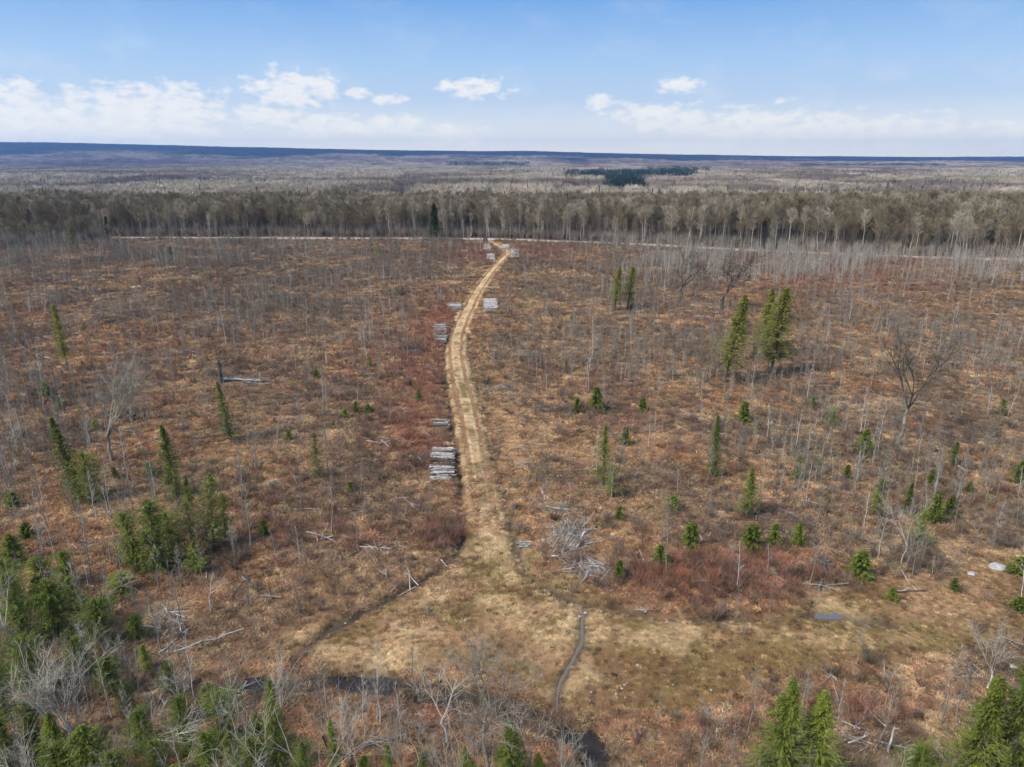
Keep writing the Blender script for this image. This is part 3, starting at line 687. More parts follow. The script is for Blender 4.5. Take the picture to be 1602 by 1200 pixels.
for i in np.nonzero(solo)[0]:
    a, b = P(x[i], y[i], 0)
    for zn, fn in ZONES:
        if fn(a, b): break
    k = si[i] % 5 == 0
    o = link('bare_sapling', None, None, (x[i], y[i], zg[i]-.03), label=('pale' if k else 'thin grey')+' bare sapling '+zn, category='sapling', group=('pale' if k else 'grey')+' saplings '+zn)
    o.rotation_euler.z = rz[i]; o.scale = (s[i],)*3
    link('trunk', sap[si[i]][0], o); link('crown', sap[si[i]][1], o)
m = ~solo
scatter('saplings', [q[2] for q in sap], x[m], y[m], zg[m], rz[m], s[m], np.tile((.3, .3, .3), (m.sum(), 1)), 'countless thin bare saplings standing all over the clearing', 'saplings', tilt=.05, idx=si[m])

# ============================================================ evergreens
CON = {}
def con_variants(kind):
    if kind in CON: return CON[kind]
    L = []
    for i in range(3):
        if kind == 'spruce': tr, cr = conifer(8, 1.55, .06, 200, 20, .34, .085, .22, .7, sparse=.15); mm = M_SPRUCE
        elif kind == 'spruceN': tr, cr = conifer(8, 1.55, .06, 300, 30, .24, .055, .22, .7, sparse=.12); mm = M_SPRUCE
        elif kind == 'slimN': tr, cr = conifer(8, 1.05, .10, 260, 24, .22, .05, .2, .8, sparse=.2); mm = M_FIR
        elif kind == 'cedarN': tr, cr = conifer(8, 2.9, .10, 330, 40, .30, .075, .05, .9, taper=.42, sparse=.25); mm = M_CEDAR
        elif kind == 'brightN': tr, cr = conifer(8, 1.7, .12, 260, 28, .26, .065, .0, .9, taper=.6, sparse=.25); mm = M_FIR
        elif kind == 'slim': tr, cr = conifer(8, 1.05, .10, 170, 14, .30, .075, .2, .8, sparse=.25); mm = M_SPRUCE
        elif kind == 'bright': tr, cr = conifer(8, 1.7, .12, 180, 17, .36, .09, .0, .9, taper=.6, sparse=.3); mm = M_FIR
        elif kind == 'cedar': tr, cr = conifer(8, 2.9, .10, 260, 26, .42, .11, .05, .9, taper=.42, sparse=.28); mm = M_CEDAR
        elif kind == 'dark': tr, cr = conifer(8, 1.9, .05, 180, 13, .5, .19, .25, .5); mm = M_DKGREEN
        elif kind == 'larch': tr, cr = conifer(8, 1.25, .20, 240, 16, .28, .07, .12, .6, trunk_r=.09, taper=.72, sparse=.22); mm = M_LARCH
        elif kind == 'bush': tr, cr = conifer(8, 3.6, .02, 130, 10, 1.1, .42, .1, .6, taper=.6); mm = M_SPRUCE
        elif kind == 'bushb': tr, cr = conifer(8, 3.0, .02, 110, 9, 1.0, .36, .0, .7, taper=.6, sparse=.15); mm = M_FIR
        L.append((tr.mesh(kind+'_trunk', [M_DARK if kind == 'larch' else M_BARK]), cr.mesh(kind+'_crown', [mm])))
    CON[kind] = L; return L
KW = {'spruceN': 1.55, 'slimN': 1.05, 'cedarN': 2.9, 'brightN': 1.7, 'spruce': 1.55, 'slim': 1.05, 'bright': 1.7, 'cedar': 2.9, 'dark': 1.9, 'larch': 1.25, 'bush': 3.6, 'bushb': 3.0}
# base x, base y, top x, top y, full width in pixels, kind, label (None: composed from its place)
EV = [
 (125,780,106,650,44,'spruce','tall leaning green spruce with a bushy foot, far left of the clearing'),
 (145,785,142,706,44,'cedar','bushy short evergreen against the foot of the tall leaning spruce'),
 (277,778,271,666,38,'spruce','upright dark spruce behind the bright yellow-green evergreens'),
 (362,692,352,598,30,'slim','thin-needled spruce in front of the broken snag'),
 (108,584,103,478,22,'larch','yellowish half-bare larch with a bare lower stem, far left'),
 (215,888,208,800,52,'cedar','dark bushy evergreen, left one of the dense dark clump'),
 (247,893,250,782,66,'cedar','tallest bushy evergreen in the middle of the dense dark clump'),
 (274,872,268,800,44,'cedar','dark bushy evergreen, right one of the dense dark clump'),
 (302,868,309,744,38,'bright','yellow-green feathery evergreen, left one of the bright trio'),
 (332,862,345,742,44,'bright','yellow-green feathery evergreen, tallest of the bright trio'),
 (353,850,358,772,34,'bright','yellow-green feathery evergreen, right one of the bright trio'),
 (308,898,310,846,34,'bright','low bright evergreen at the foot of the bright trio'),
 (497,752,497,681,24,'bright','lone fluffy light green evergreen between trio and log stacks'),
 (22,882,22,832,42,'spruce',None),(107,912,108,862,38,'cedar',None),(97,1000,92,912,74,'cedar',None),(40,1010,35,905,70,'cedar',None),
 (160,1010,163,942,60,'cedar',None),(52,1085,50,1000,64,'cedar',None),(12,1130,8,1015,60,'cedar',None),(94,1200,95,1118,50,'spruce',None),
 (150,1245,150,1135,80,'bright',None),(190,925,192,893,44,'bright',None),(232,1050,230,1008,24,'bright',None),(266,1085,268,1040,34,'cedar',None),
 (297,1190,295,1095,54,'cedar',None),(357,1160,355,1085,62,'cedar',None),(372,1230,368,1150,44,'bright',None),(440,1215,438,1072,46,'spruce',None),
 (398,1235,400,1160,44,'cedar',None),(527,1225,525,1128,26,'slim',None),(612,1235,610,1168,26,'bright',None),(662,1240,665,1180,26,'cedar',None),(735,1240,728,1172,36,'spruce',None),
 (800,1250,798,1132,60,'spruce',None),(845,1245,842,1182,34,'spruce',None),(200,1120,203,1070,34,'cedar',None),(15,1210,15,1130,60,'cedar',None),(250,1230,250,1160,46,'cedar',None),
 (60,900,62,868,40,'bright',None),(130,1065,128,1005,50,'cedar',None),(175,1085,176,1030,44,'bright',None),(215,1000,214,965,36,'cedar',None),(20,960,20,880,50,'cedar',None),(120,960,118,905,40,'bright',None),(330,1110,328,1062,36,'bright',None),(225,1175,226,1115,52,'cedar',None),(330,1230,332,1150,56,'cedar',None),(60,1180,58,1100,50,'cedar',None),(410,1190,408,1120,40,'bright',None),(480,1250,482,1165,44,'cedar',None),(570,1245,572,1185,36,'bright',None),(105,1260,104,1170,70,'cedar',None),(190,1270,192,1180,70,'cedar',None),(280,1280,282,1200,60,'bright',None),(18,1075,18,1040,40,'bright',None),(70,950,66,905,44,'spruce',None),
 (1205,1265,1212,1068,92,'spruce','tall green spruce, left one of the pair by the lower edge'),
 (1265,1270,1262,1090,84,'slim','paler thinner spruce, right one of the pair by the lower edge'),
 (1430,1240,1430,1170,70,'cedar','low rounded evergreen between the pair and the corner spruces'),
 (1502,1275,1508,1062,100,'slim','pale thin evergreen just left of the tallest corner spruce'),
 (1562,1275,1564,978,112,'spruce','tallest dark spruce in the bottom right corner'),
 (1115,748,1115,652,27,'spruce','narrow lone spruce in front of the two larches'),
 (941,762,943,666,30,'slim','narrow spruce standing alone right of the large log stack'),
 (957,780,957,728,26,'bright','small bright evergreen touching the foot of the narrow lone spruce'),
 (1132,598,1156,460,50,'larch','leaning yellow-green larch with a bare dark stem'),
 (1205,588,1214,452,56,'larch','full upright larch with a dark stem, tallest of the larches'),
 (1190,560,1197,448,34,'larch','slim larch half hidden behind the tallest larch'),
 (961,488,967,420,24,'larch','small pale larch, left one of the far pair'),
 (981,486,987,420,24,'larch','small pale larch, right one of the far pair'),
 (1163,662,1163,630,22,'bush',None),(933,642,933,605,26,'bush',None),(902,645,903,622,16,'bush',None),(1005,642,1005,620,16,'bush',None),(978,697,978,668,18,'bush',None),
 (1168,812,1168,735,32,'slim',None),(1175,862,1175,824,34,'bush',None),(1210,857,1210,824,24,'bush',None),(1247,857,1247,822,22,'bush',None),(1080,862,1080,822,32,'bush',None),
 (968,908,968,878,20,'bush',None),(1033,887,1030,853,28,'bush',None),(1345,902,1345,862,38,'bush',None),(1350,708,1352,672,24,'bush',None),(1245,752,1247,713,16,'bushb',None),
 (1370,808,1372,748,32,'bright',None),(1417,800,1420,752,22,'spruce',None),(1460,812,1462,768,26,'bush',None),(1486,802,1487,770,22,'bush',None),(1490,727,1492,690,20,'slim',None),
 (1458,752,1460,730,20,'bush',None),(1435,852,1437,795,34,'bright',None),(1323,747,1325,725,16,'bush',None),(1278,727,1278,711,12,'bush',None),(1300,670,1300,640,16,'bushb',None),(1268,637,1268,618,16,'bushb',None),
 (1565,652,1566,626,18,'bushb',None),(1492,922,1492,902,16,'bush',None),(1393,937,1395,918,18,'bush',None),(1592,892,1594,866,30,'bush',None),(1594,950,1596,930,30,'bush',None),(968,814,968,795,16,'bush',None),
 (1052,802,1052,780,24,'bushb',None),(1517,766,1517,750,14,'bush',None),(1590,755,1594,722,22,'bush',None),(1178,560,1180,540,12,'bushb',None),(885,575,885,560,9,'bushb',None),
 (578,574,578,558,12,'bushb',None),(548,770,548,753,12,'bushb',None),(655,629,655,611,11,'bush',None),(576,646,576,632,12,'bush',None),(557,646,557,628,12,'bush',None),(540,656,540,640,14,'bushb',None),
 (495,592,495,578,12,'bush',None),(268,402,268,386,10,'bush',None),(593,408,593,374,9,'slim',None),(72,622,72,600,18,'bush',None),(94,640,94,622,12,'bushb',None),(150,676,152,660,16,'bushb',None),
 (182,748,180,730,10,'bush',None),(42,838,42,815,24,'bush',None),(20,790,20,768,24,'bush',None),(415,838,415,815,20,'bushb',None),(452,690,452,672,14,'bushb',None),(235,742,236,720,20,'bushb',None),(800,372,800,365,5,'bush',None),
 (680,374,680,318,24,'dark','dark lone spruce among bare trees just behind the road'),
 (170,373,170,338,14,'dark','dark spruce at the left forest edge'),(118,392,118,356,16,'slim','yellowish spruce at the left forest edge'),
]
WORD = ['first','second','third','fourth','fifth','sixth','seventh','eighth','ninth','tenth','eleventh','twelfth','thirteenth','fourteenth','fifteenth','sixteenth','seventeenth','eighteenth','nineteenth','twentieth','twenty-first','twenty-second','twenty-third','twenty-fourth','twenty-fifth','twenty-sixth']
def ev_zone(a, b):
    if b > 820 and a < 470: return 'evergreens in the corner left of the bog' if b > 1040 else 'evergreens on the left edge below the dark clump'
    if b > 1040: return 'spruces in front of the bog water'
    if a < 760: return 'tiny evergreens dotted left of the track' if b > 600 else 'tiny evergreens far back left of the track'
    if b > 935: return 'shrubby evergreens beside the puddle'
    if b > 815: return 'small evergreens around the red thicket'
    if b > 705: return 'young evergreens below the forked bare tree'
    return 'small evergreens level with the larch trunks'
groups = {}
for e in EV:
    if e[6] is None: groups.setdefault((ev_zone(e[0], e[1]), 'bright' if e[5] in ('bushb', 'bright') else 'dark green'), []).append(e)
EVLAB = {}
for (zn, tone), L in groups.items():
    L.sort(key=lambda e: e[0])
    for i, e in enumerate(L):
        EVLAB[id(e)] = ('%s from left of the %s %s' % (WORD[i], tone, zn)) if len(L) > 1 else 'only %s one of the %s' % (tone, zn)
KNAME = {'spruce': 'spruce_tree', 'slim': 'spruce_tree', 'bright': 'fir_tree', 'cedar': 'cedar_tree', 'dark': 'spruce_tree', 'larch': 'larch_tree', 'bush': 'young_spruce', 'bushb': 'young_fir'}
for i, e in enumerate(EV):
    bx, by, tx, ty, wp, kind, lab = e
    g = G(bx, by); X, Y = g; zt = top_z(Y, ty); ht = max(zt, .5)
    dep = Y*cP+(CAM_H-ht/2)*sP
    wid = wp*dep/F_PX*(1.1 if kind == 'larch' else 1); vs = con_variants(kind+'N' if by > 985 and kind in ('spruce', 'slim', 'cedar', 'bright') else kind); tr, cr = vs[i % 3]
    o = link(KNAME[kind], None, None, (X, Y, hz(X, Y)-.05), label=lab or EVLAB[id(e)], category='evergreen tree' if ht > 2.5 else 'young evergreen')
    if lab is None: o['group'] = ev_zone(bx, by)
    o.scale = (wid/(2*KW[kind])*1.12, wid/(2*KW[kind])*1.12, ht/8)
    lean = math.atan2((tx-bx)*dep/F_PX, ht); o.rotation_euler = (0, 0, 0)
    o.rotation_euler = (Matrix.Rotation(lean, 4, 'Y')@Matrix.Rotation(i*2.1, 4, 'Z')).to_euler()
    link('trunk', tr, o); link('crown', cr, o)

# ============================================================ bare trees with a character of their own
def place_bare(bx, by, ty, kind, label, seed, lean_px=0, tf=.4, kids=(4, 4, 4), maxd=3, tw=.025, spread=.8, up=.18, r=None, group=None, name='bare_tree'):
    global rng
    keep_rng = rng; rng = np.random.default_rng(seed)
    X, Y = G(bx, by); ht = max(top_z(Y, ty), 1.0); dep = Y*cP+(CAM_H-ht/2)*sP
    ln = lean_px*dep/F_PX/max(ht, .1)
    tr, cr = spreading_tree(ht, r or ht*.02, (ln, 0), tf, kids, maxd, tw, up, spread)
    zmax = max(np.concatenate(cr.v)[:, 2].max(), .1)
    for q in (tr, cr): q.v = [v*np.array((ht/zmax, ht/zmax, ht/zmax)) for v in q.v]
    mt, mc = {'grey': (M_BARK, M_TWIG), 'pale': (M_PALE, M_PTWIG), 'dark': (M_DARK, M_DTWIG), 'mixed': (M_BARK, M_DTWIG)}[kind]
    o = link(name, None, None, (X, Y, hz(X, Y)-.05), label=label, category='bare tree', group=group)
    link('trunk', tr.mesh('trunk', [mt]), o); link('crown', cr.mesh('crown', [mc]), o)
    rng = keep_rng
place_bare(175, 722, 535, 'grey', 'large grey bare tree with a rounded crown, left side of the clearing', 11, 2, .36, (5, 5, 5, 4), 4, .032, .62, r=.24)
place_bare(1404, 696, 478, 'mixed', 'large forked bare tree leaning right, with wide spreading crown', 12, 28, .34, (3, 5, 5, 4), 4, .040, .62, up=.1, r=.34)
place_bare(1062, 476, 378, 'dark', 'dark crooked bare tree left of its dark twin', 13, 10, .34, (3, 4, 4, 3), 4, .10, .85, up=.1, r=.42)
place_bare(1130, 486, 382, 'dark', 'dark many-forked bare tree behind the leaning larch', 14, -4, .3, (4, 4, 4, 3), 4, .10, .8, up=.1, r=.40)
place_bare(763, 1255, 968, 'grey', 'tall pale-branched tree with straight trunk in front of the bog water', 15, -2, .62, (5, 5, 5, 4), 4, .018, .95, r=.13)
place_bare(700, 1165, 1022, 'pale', 'crooked white-barked tree at the edge of the bog water', 16, -20, .35, (3, 4, 5), 3, .02, .9, up=.05, r=.10)
place_bare(118, 1180, 1010, 'pale', 'bleached dead tree with dense spreading white branches, lower left', 17, 6, .3, (6, 6, 6), 3, .022, .8, r=.13)
place_bare(36, 1085, 905, 'grey', 'tall thin grey tree leaning over the left edge evergreens', 18, -4, .55, (4, 4, 4), 3, .02, .7, r=.10)
place_bare(1545, 1075, 955, 'pale', 'pale wispy bare tree behind the tallest corner spruce', 19, 10, .3, (4, 4, 5), 3, .02, .5, r=.07)
place_bare(512, 576, 530, 'pale', 'slim pale birch leaning slightly, alone left of the track', 20, 0, .6, (3, 3, 2), 2, .04, .4, r=.10)
place_bare(25, 735, 660, 'pale', 'small white-branched tree at the left edge', 23, 6, .3, (4, 4, 3), 3, .03, .8, r=.07)
place_bare(1410, 880, 770, 'pale', 'pale forked sapling tree among the young evergreens on the right', 24, 8, .35, (4, 4, 4), 3, .02, .7, r=.07)
place_bare(1285, 720, 600, 'grey', 'thin grey tree midway between larches and forked tree', 25, 4, .5, (4, 4, 3), 3, .03, .6, r=.08)
place_bare(510, 700, 610, 'grey', 'thin grey tree above the lone fluffy evergreen', 26, 0, .55, (3, 3, 3), 3, .03, .5, r=.07)
SC = [(250,1190,1045),(205,1080,985),(175,960,890),(300,1260,1120),(345,1200,1060),(410,1240,1080),(470,1230,1040),(500,1270,1090),(560,1250,1120),(590,1130,1050),(630,1260,1110),(660,1230,1120),(60,1250,1100),(5,1190,1030),(720,1290,1130),(870,1270,1120),(140,1100,960),(370,1120,1010),(20,1010,930),(250,1010,930),(280,1120,1050),(90,1290,1140),(190,1270,1150),(830,1230,1110),(925,1260,1170),(1485,1250,1090),(1060,1280,1165),(540,1180,1090),(440,1130,1050),(330,960,900),(110,960,880),(210,940,885),(395,1300,1150),(1120,1160,1090),(1340,1300,1180)]
for i, (a, b, c) in enumerate(SC):
    kind = 'pale' if i % 3 != 1 else 'grey'; left = a < 480
    place_bare(a, b, c, kind, ('bleached' if kind == 'pale' else 'grey')+' tangled small dead tree '+('in the dense lower left corner' if left else 'between the bog water and the lower edge' if a < 950 else 'in the brush of the lower right'), 100+i,
               (i*37 % 31)-15, .25+.3*((i*13) % 7)/7, (4, 4, 3) if i % 2 else (3, 4, 4), 3, .014, .75, up=.12, r=.055, group=kind+' small dead trees '+('lower left' if left else 'lower middle' if a < 950 else 'lower right'), name='dead_tree')

# ============================================================ logs stacked beside the track
M_LOGB = mat('brown bark log', build=bark((.10, .075, .055), (.22, .18, .145), 6.0, .6))
LOGV = []
for i in range(8):
    b = MB(); n = 6; pts = np.stack([np.linspace(-1.22, 1.22, n), rng.normal(size=n)*.02, rng.normal(size=n)*.015], 1)
    r0 = .10+.006*i; rad = r0*(1+np.linspace(.12, -.12, n)+rng.normal(size=n)*.03)
    b.tube(pts, rad, 9, 0, cap=False); s9 = 9
    b.f.append(list(range(8, -1, -1))); b.m.append(1); b.f.append(list(range(b.n-9, b.n))); b.m.append(1)
    LOGV.append((b, b.mesh('log', [M_LOGB if i % 4 == 3 else M_LOG, M_LOGEND], smooth=False)))
PILES = [  # x0,x1 pixel span, y far, y near, layers, name, base skew, diameter
 (677, 709, 700, 727, 4, 'far half of the largest log stack left of the track', 0, .27),
 (675, 709, 729, 753, 4, 'near half of the largest log stack left of the track', 0, .27),
 (678, 702, 658, 671, 2, 'small neat stack beyond the largest log stack', 0, .25),
 (655, 673, 570, 576, 1, 'thin scatter of logs left of the track', -.1, .22),
 (668, 688, 626, 630, 1, 'lone pair of logs left of the track', .1, .20),
 (680, 698, 508, 537, 2, 'long ragged stack left of the track bend', .25, .32),
 (812, 832, 846, 856, 1, 'three pale logs right of the track by the brush heap', .3, .22),
 (758, 777, 471, 489, 3, 'stack right of the track', 0, .32),
 (702, 722, 476, 485, 2, 'small stack left of the narrow track', -.1, .32),
 (757, 768, 382, 395, 3, 'far stacks left of the track end', -.3, .34),
 (762, 774, 398, 410, 3, 'second far stacks left of the track end', -.2, .34),
 (784, 798, 384, 391, 3, 'far stacks right of the track end', .4, .34),
 (799, 812, 391, 405, 3, 'near end of the far stacks right of the track', .1, .34)]
logs = []
for pi, (x0, x1, yf, yn, lay, nm, skew, dia) in enumerate(PILES):
    A = G((x0+x1)/2, yf); B = G((x0+x1)/2, yn); dep = (A[1]+B[1])/2*cP+CAM_H*sP
    Llen = min((x1-x0)*dep/F_PX, 2.9)
    span = max(np.linalg.norm(A-B)-(lay-1)*dia*1.6, dia*1.1); n = max(1, int(round(span/dia)))
    if pi > 8: n = min(n, 26)
    dirp = (B-A)/np.linalg.norm(B-A); step = span/max(n, 1) if pi <= 8 else dia*1.02
    c0 = A+dirp*lay*dia*.8
    if pi > 8: step = span/n
    for l in range(lay):
        for k in range(max(1, n-l)):
            p = c0+dirp*(step*(k+.5*l+.5)); sdia = dia*(.62+.45*rng.random())
            z = dia*.5+l*dia*.84+rng.normal()*.045
            if (l and l == lay-1 and rng.random() < .15) or (pi > 8 and rng.random() < .25): continue
            logs.append((pi, p[0]+rng.normal()*.15, p[1]+rng.normal()*.02, z, skew*.35+rng.normal()*.05, rng.normal()*.03, Llen/2.44*(.93+.14*rng.random()), sdia/.25, rng.integers(0, 8), l == lay-1, dep))
logs.sort(key=lambda q: q[10])
rest = MB()
for j, (pi, X, Y, z, a, tl, sl_, sd2, v, top, dep) in enumerate(logs):
    M = Matrix.Translation((X, Y, hz(PILES[pi][0] and X, Y)*.0+hz(*G((PILES[pi][0]+PILES[pi][1])/2, (PILES[pi][2]+PILES[pi][3])/2))+z-.02))@Matrix.Rotation(a, 4, 'Z')@Matrix.Rotation(tl, 4, 'Y')@Matrix.Diagonal((sl_, sd2, sd2, 1))
    if j < 290:
        o = link('log', LOGV[v][1], None, label=('top' if top else 'lower')+' grey log of the '+PILES[pi][5] if PILES[pi][4] > 1 else 'weathered grey log of the '+PILES[pi][5], category='log', group=PILES[pi][5]+(' top logs' if top and PILES[pi][4] > 1 else ' logs'))
        o.matrix_world = M
    else: rest.join(LOGV[v][0], M)
if rest.n: link('far_stacked_logs', rest.mesh('far_stacked_logs', [M_LOG, M_LOGEND]), kind='stuff', label='many grey logs in the distant stacks where the track meets the road', category='logs')

# ============================================================ dead branches, fallen trunks, snags
def limb(L, r, nt=7, w=.03, forks=3):
    b = MB(); n = 6; pts = np.stack([np.linspace(0, L, n), np.cumsum(rng.normal(size=n)*.018*L), np.cumsum(rng.normal(size=n)*.012*L)], 1); pts[0] = 0
    b.tube(pts, r*np.linspace(1, .3, n), 5)
    for _ in range(forks):
        j = 1.5+rng.random()*3; o = np.array([np.interp(j, range(n), pts[:, a]) for a in range(3)]); d = unit(np.array((1, rng.normal()*.55, abs(rng.normal())*.3)))
        e = o+d*L*.30; b.tube([o, (o+e)/2+rng.normal(size=3)*.02*L, e], [r*.5, r*.35, .008], 3, cap=False)
        q = o+(e-o)*(.3+.7*rng.random((nt, 1))); b.blades(q, q+(d+rng.normal(size=(nt, 3))*.5)*L*.16, w)
    return b
def heap(cx, cy, rx, ry, n, label, group, Lm=2.2, tilt=.35, seed=1, fan=None):
    global rng
    k = rng; rng = np.random.default_rng(seed)
    vs = [limb(1, .048, 4, .014, 1+_ % 2).mesh('dead_branch', [M_STICK]) for _ in range(5)]
    for i in range(n):
        q = rng.normal(size=2)*.45; g = G(cx+q[0]*rx, cy+q[1]*ry); L = Lm*(.5+.7*rng.random())
        a = (rng.random()*6.283) if fan is None else fan+rng.normal()*.55
        o = link('dead_branch', vs[i % 5], None, (g[0], g[1], hz(*g)+.12+.55*rng.random()*math.exp(-2*(q[0]**2+q[1]**2))), label=label, category='dead branch', group=group)
        o.rotation_euler = (rng.normal()*.3, -rng.normal()*tilt*.3, a); o.scale = (L, L*(.25+.4*rng.random()), L*.22)
    tw = MB(); m_ = n*20; g = np.array([G(cx+a*rx, cy+b*ry) for a, b in rng.normal(size=(m_, 2))*.5]); p = np.stack([g[:, 0], g[:, 1], .05+rng.random(m_)*.5], 1)
    p[:, 2] += H(p[:, 0], p[:, 1]); tw.blades(p, p+(rng.normal(size=(m_, 3))*np.array((1, 1, .35)))*.65, .022)
    link('twig_tangle', tw.mesh('twig_tangle', [M_PTWIG]), kind='stuff', label='fine grey twigs tangled under the '+group, category='twigs')
    rng = k
heap(888, 846, 32, 24, 60, 'bleached branch in the white upper brush heap right of the track', 'white upper brush heap', 2.5, .5, 5, fan=.9)
heap(925, 893, 42, 20, 44, 'grey branch in the lower brush heap beside the small spruce', 'lower brush heap', 1.9, .2, 6)
heap(878, 800, 30, 8, 10, 'grey branch in the small brush heap behind the white one', 'small brush heap', 1.8, .2, 7)
heap(395, 600, 28, 6, 8, 'grey branch piled right of the broken snag', 'branches by the broken snag', 3.0, .15, 8)
heap(780, 607, 16, 6, 6, 'grey branch in the little heap right of the track', 'little heap right of the track', 2.0, .2, 9)
heap(270, 975, 30, 26, 12, 'pale branch scattered in the lower left gap', 'scattered branches in the lower left gap', 2.0, .1, 10)
heap(1340, 1165, 60, 18, 10, 'grey branch lying at the foot of the lower right brush', 'branches in the lower right brush', 2.2, .1, 12)
FALL = [((272,1024),(382,990),.07,'long pale fallen birch trunk in the lower left'),((250,1025),(296,988),.06,'pale fallen trunk crossing toward the dark root mass'),((286,995),(278,965),.05,'short white leaning pole in the lower left gap'),
 ((345,600),(408,599),.22,'pale fallen trunk at the foot of the broken snag'),((505,652),(548,657),.12,'dark fallen trunk near the tiny evergreens'),((1388,926),(1450,924),.06,'dark fallen trunk right of the red thicket'),
 ((1410,893),(1424,914),.045,'short pale fallen trunk above the dark trunk'),((1000,862),(1008,879),.06,'short white pole lying beyond the lower brush heap'),((655,716),(663,726),.10,'curved white log end sticking out of a dark bush'),
 ((690,878),(700,884),.05,'small pale stick beside the left ditch'),((863,873),(873,873),.09,'short white log end lying beside the white brush heap'),((960,470),(985,468),.10,'far thin fallen trunk beside the pale larches'),
 ((1210,610),(1240,612),.08,'thin pale fallen trunk in front of the larches'),((380,908),(386,912),.07,'short pale block of wood left of the left ditch'),((70,560),(100,572),.06,'thin pale fallen stem at the left edge'),((460,800),(500,798),.06,'grey fallen stem below the lone fluffy evergreen')]
for (a, b, r, lab) in FALL:
    p, q = G(*a), G(*b); n = 6; t = np.linspace(0, 1, n)[:, None]
    xy = p*(1-t)+q*t; L = np.linalg.norm(q-p); z = H(xy[:, 0], xy[:, 1])+r+.09
    rel = np.concatenate([xy-p, (z-z[0])[:, None]], 1); rel[1:-1] += rng.normal(size=(n-2, 3))*.012*L
    bdy = MB(); bdy.tube(rel, r*np.linspace(1.1, .6, n), 7)
    o = link('fallen_trunk', bdy.mesh('fallen_trunk', [M_DARK if 'dark fallen' in lab else M_PALE]), None, (p[0], p[1], z[0]), label=lab, category='fallen tree')
    if L > 2.5:
        br = MB(); k = 8; s_ = p[0]*0+rng.random((k, 1)); pts = rel[0]*(1-s_)+rel[-1]*s_; br.blades(pts, pts+rng.normal(size=(k, 3))*np.array((.5, .5, .4))*.16*L+np.array((0, 0, .1)), r*.7)
        link('branches', br.mesh('branches', [M_STICK]), o)
def snag(bx, by, ty, r, lab, m_=None, lean=0):
    X, Y = G(bx, by); ht = top_z(Y, ty); b = MB(); n = 6
    pts = np.stack([lean*np.linspace(0, 1, n)*ht+rng.normal(size=n)*.03, rng.normal(size=n)*.03, np.linspace(0, ht, n)], 1); b.tube(pts, r*np.linspace(1.3, .75, n), 8)
    for k in range(5):
        a = k*1.3; o = pts[-1]+np.array((math.cos(a), math.sin(a), 0))*r*.5; b.blades([o, o], [o+np.array((.02, 0, r*2.5)), o+np.array((0, .03, r*1.8))], r*.7)
    b.join(b if False else MB_stub(pts[-1], r)); link('snag', b.mesh('snag', [m_ or M_BARK]), None, (X, Y, hz(X, Y)-.05), label=lab, category='dead snag')
def MB_stub(p, r):
    b = MB(); b.tube([p-np.array((0, 0, r)), p+np.array((r*3, -.1, r*1.5)), p+np.array((r*6, -.2, -r*2))], [r*.5, r*.4, r*.15], 5); return b
snag(347, 602, 572, .34, 'broken dark snag with pale splintered top, left of the track', M_DARK)
snag(1388, 1178, 1140, .06, 'pale standing stub in the lower right brush', M_PALE, .05)
snag(228, 662, 642, .16, 'short dark stub right of the large grey bare tree', M_DARK)
def stump(bx, by, wpx, lab, hgt=.5):
    X, Y = G(bx, by); dep = Y*cP+CAM_H*sP; r = wpx*dep/F_PX/2; b = MB()
    b.tube([(0, 0, -.1), (0, 0, hgt*.3), (.03, 0, hgt)], [r*.8, r*.5, r*.42], 9)
    for k in range(9):
        a = k*.7+rng.random()*.3; d = np.array((math.cos(a), math.sin(a), 0)); b.tube([d*r*.3+np.array((0, 0, hgt*.5)), d*r*.8+np.array((0, 0, hgt*(.2+.8*rng.random()))), d*r*1.25+np.array((0, 0, rng.random()*hgt*.8))], [r*.18, r*.12, r*.03], 4)
    link('stump', b.mesh('stump', [M_DARK]), None, (X, Y, hz(X, Y)), label=lab, category='stump')
stump(210, 660, 16, 'dark upturned stump right of the large grey bare tree', 1.0); stump(1139, 832, 15, 'dark upturned stump beyond the small evergreens', .6); stump(640, 600, 14, 'dark upturned stump with roots, left of the track', .7)
stump(650, 556, 20, 'wide dark root mass below the long ragged log stack', .8); stump(1290, 888, 30, 'wide dark root mass at the right end of the red thicket', .7); stump(283, 1000, 14, 'dark root mass behind the pale fallen trunks', .5)
for i, (a, b, wp, lab) in enumerate([(655,728,46,'dark round bush against the largest log stack'),(648,552,40,'dark low bush below the long ragged log stack'),(628,462,30,'dark low bush left of the narrow track'),(1300,1062,26,'slim brown bush in the grass above the tall spruce pair'),(1362,1040,44,'broad brown bush in the grass above the tall spruce pair'),
   (1210,1068,24,'small dark bush beside the left spruce of the tall pair'),(872,815,30,'dark bush behind the white upper brush heap'),(1250,705,26,'dark bush among the saplings left of the forked tree'),(395,770,30,'dark bush near the lone fluffy evergreen'),(370,880,50,'dark brown bush right of the bright trio'),(760,600,26,'dark small bush right of the track bend')]):
    X, Y = G(a, b); dep = Y*cP+CAM_H*sP; wd = wp*dep/F_PX
    o = link('bare_bush', shrub(1.6, 1.4, 260, .022, .2).mesh('bare_bush', [M_DTWIG]), None, (X, Y, hz(X, Y)), label=lab, category='bush'); o.scale = (wd/2.2, wd/2.2, wd/2.6)
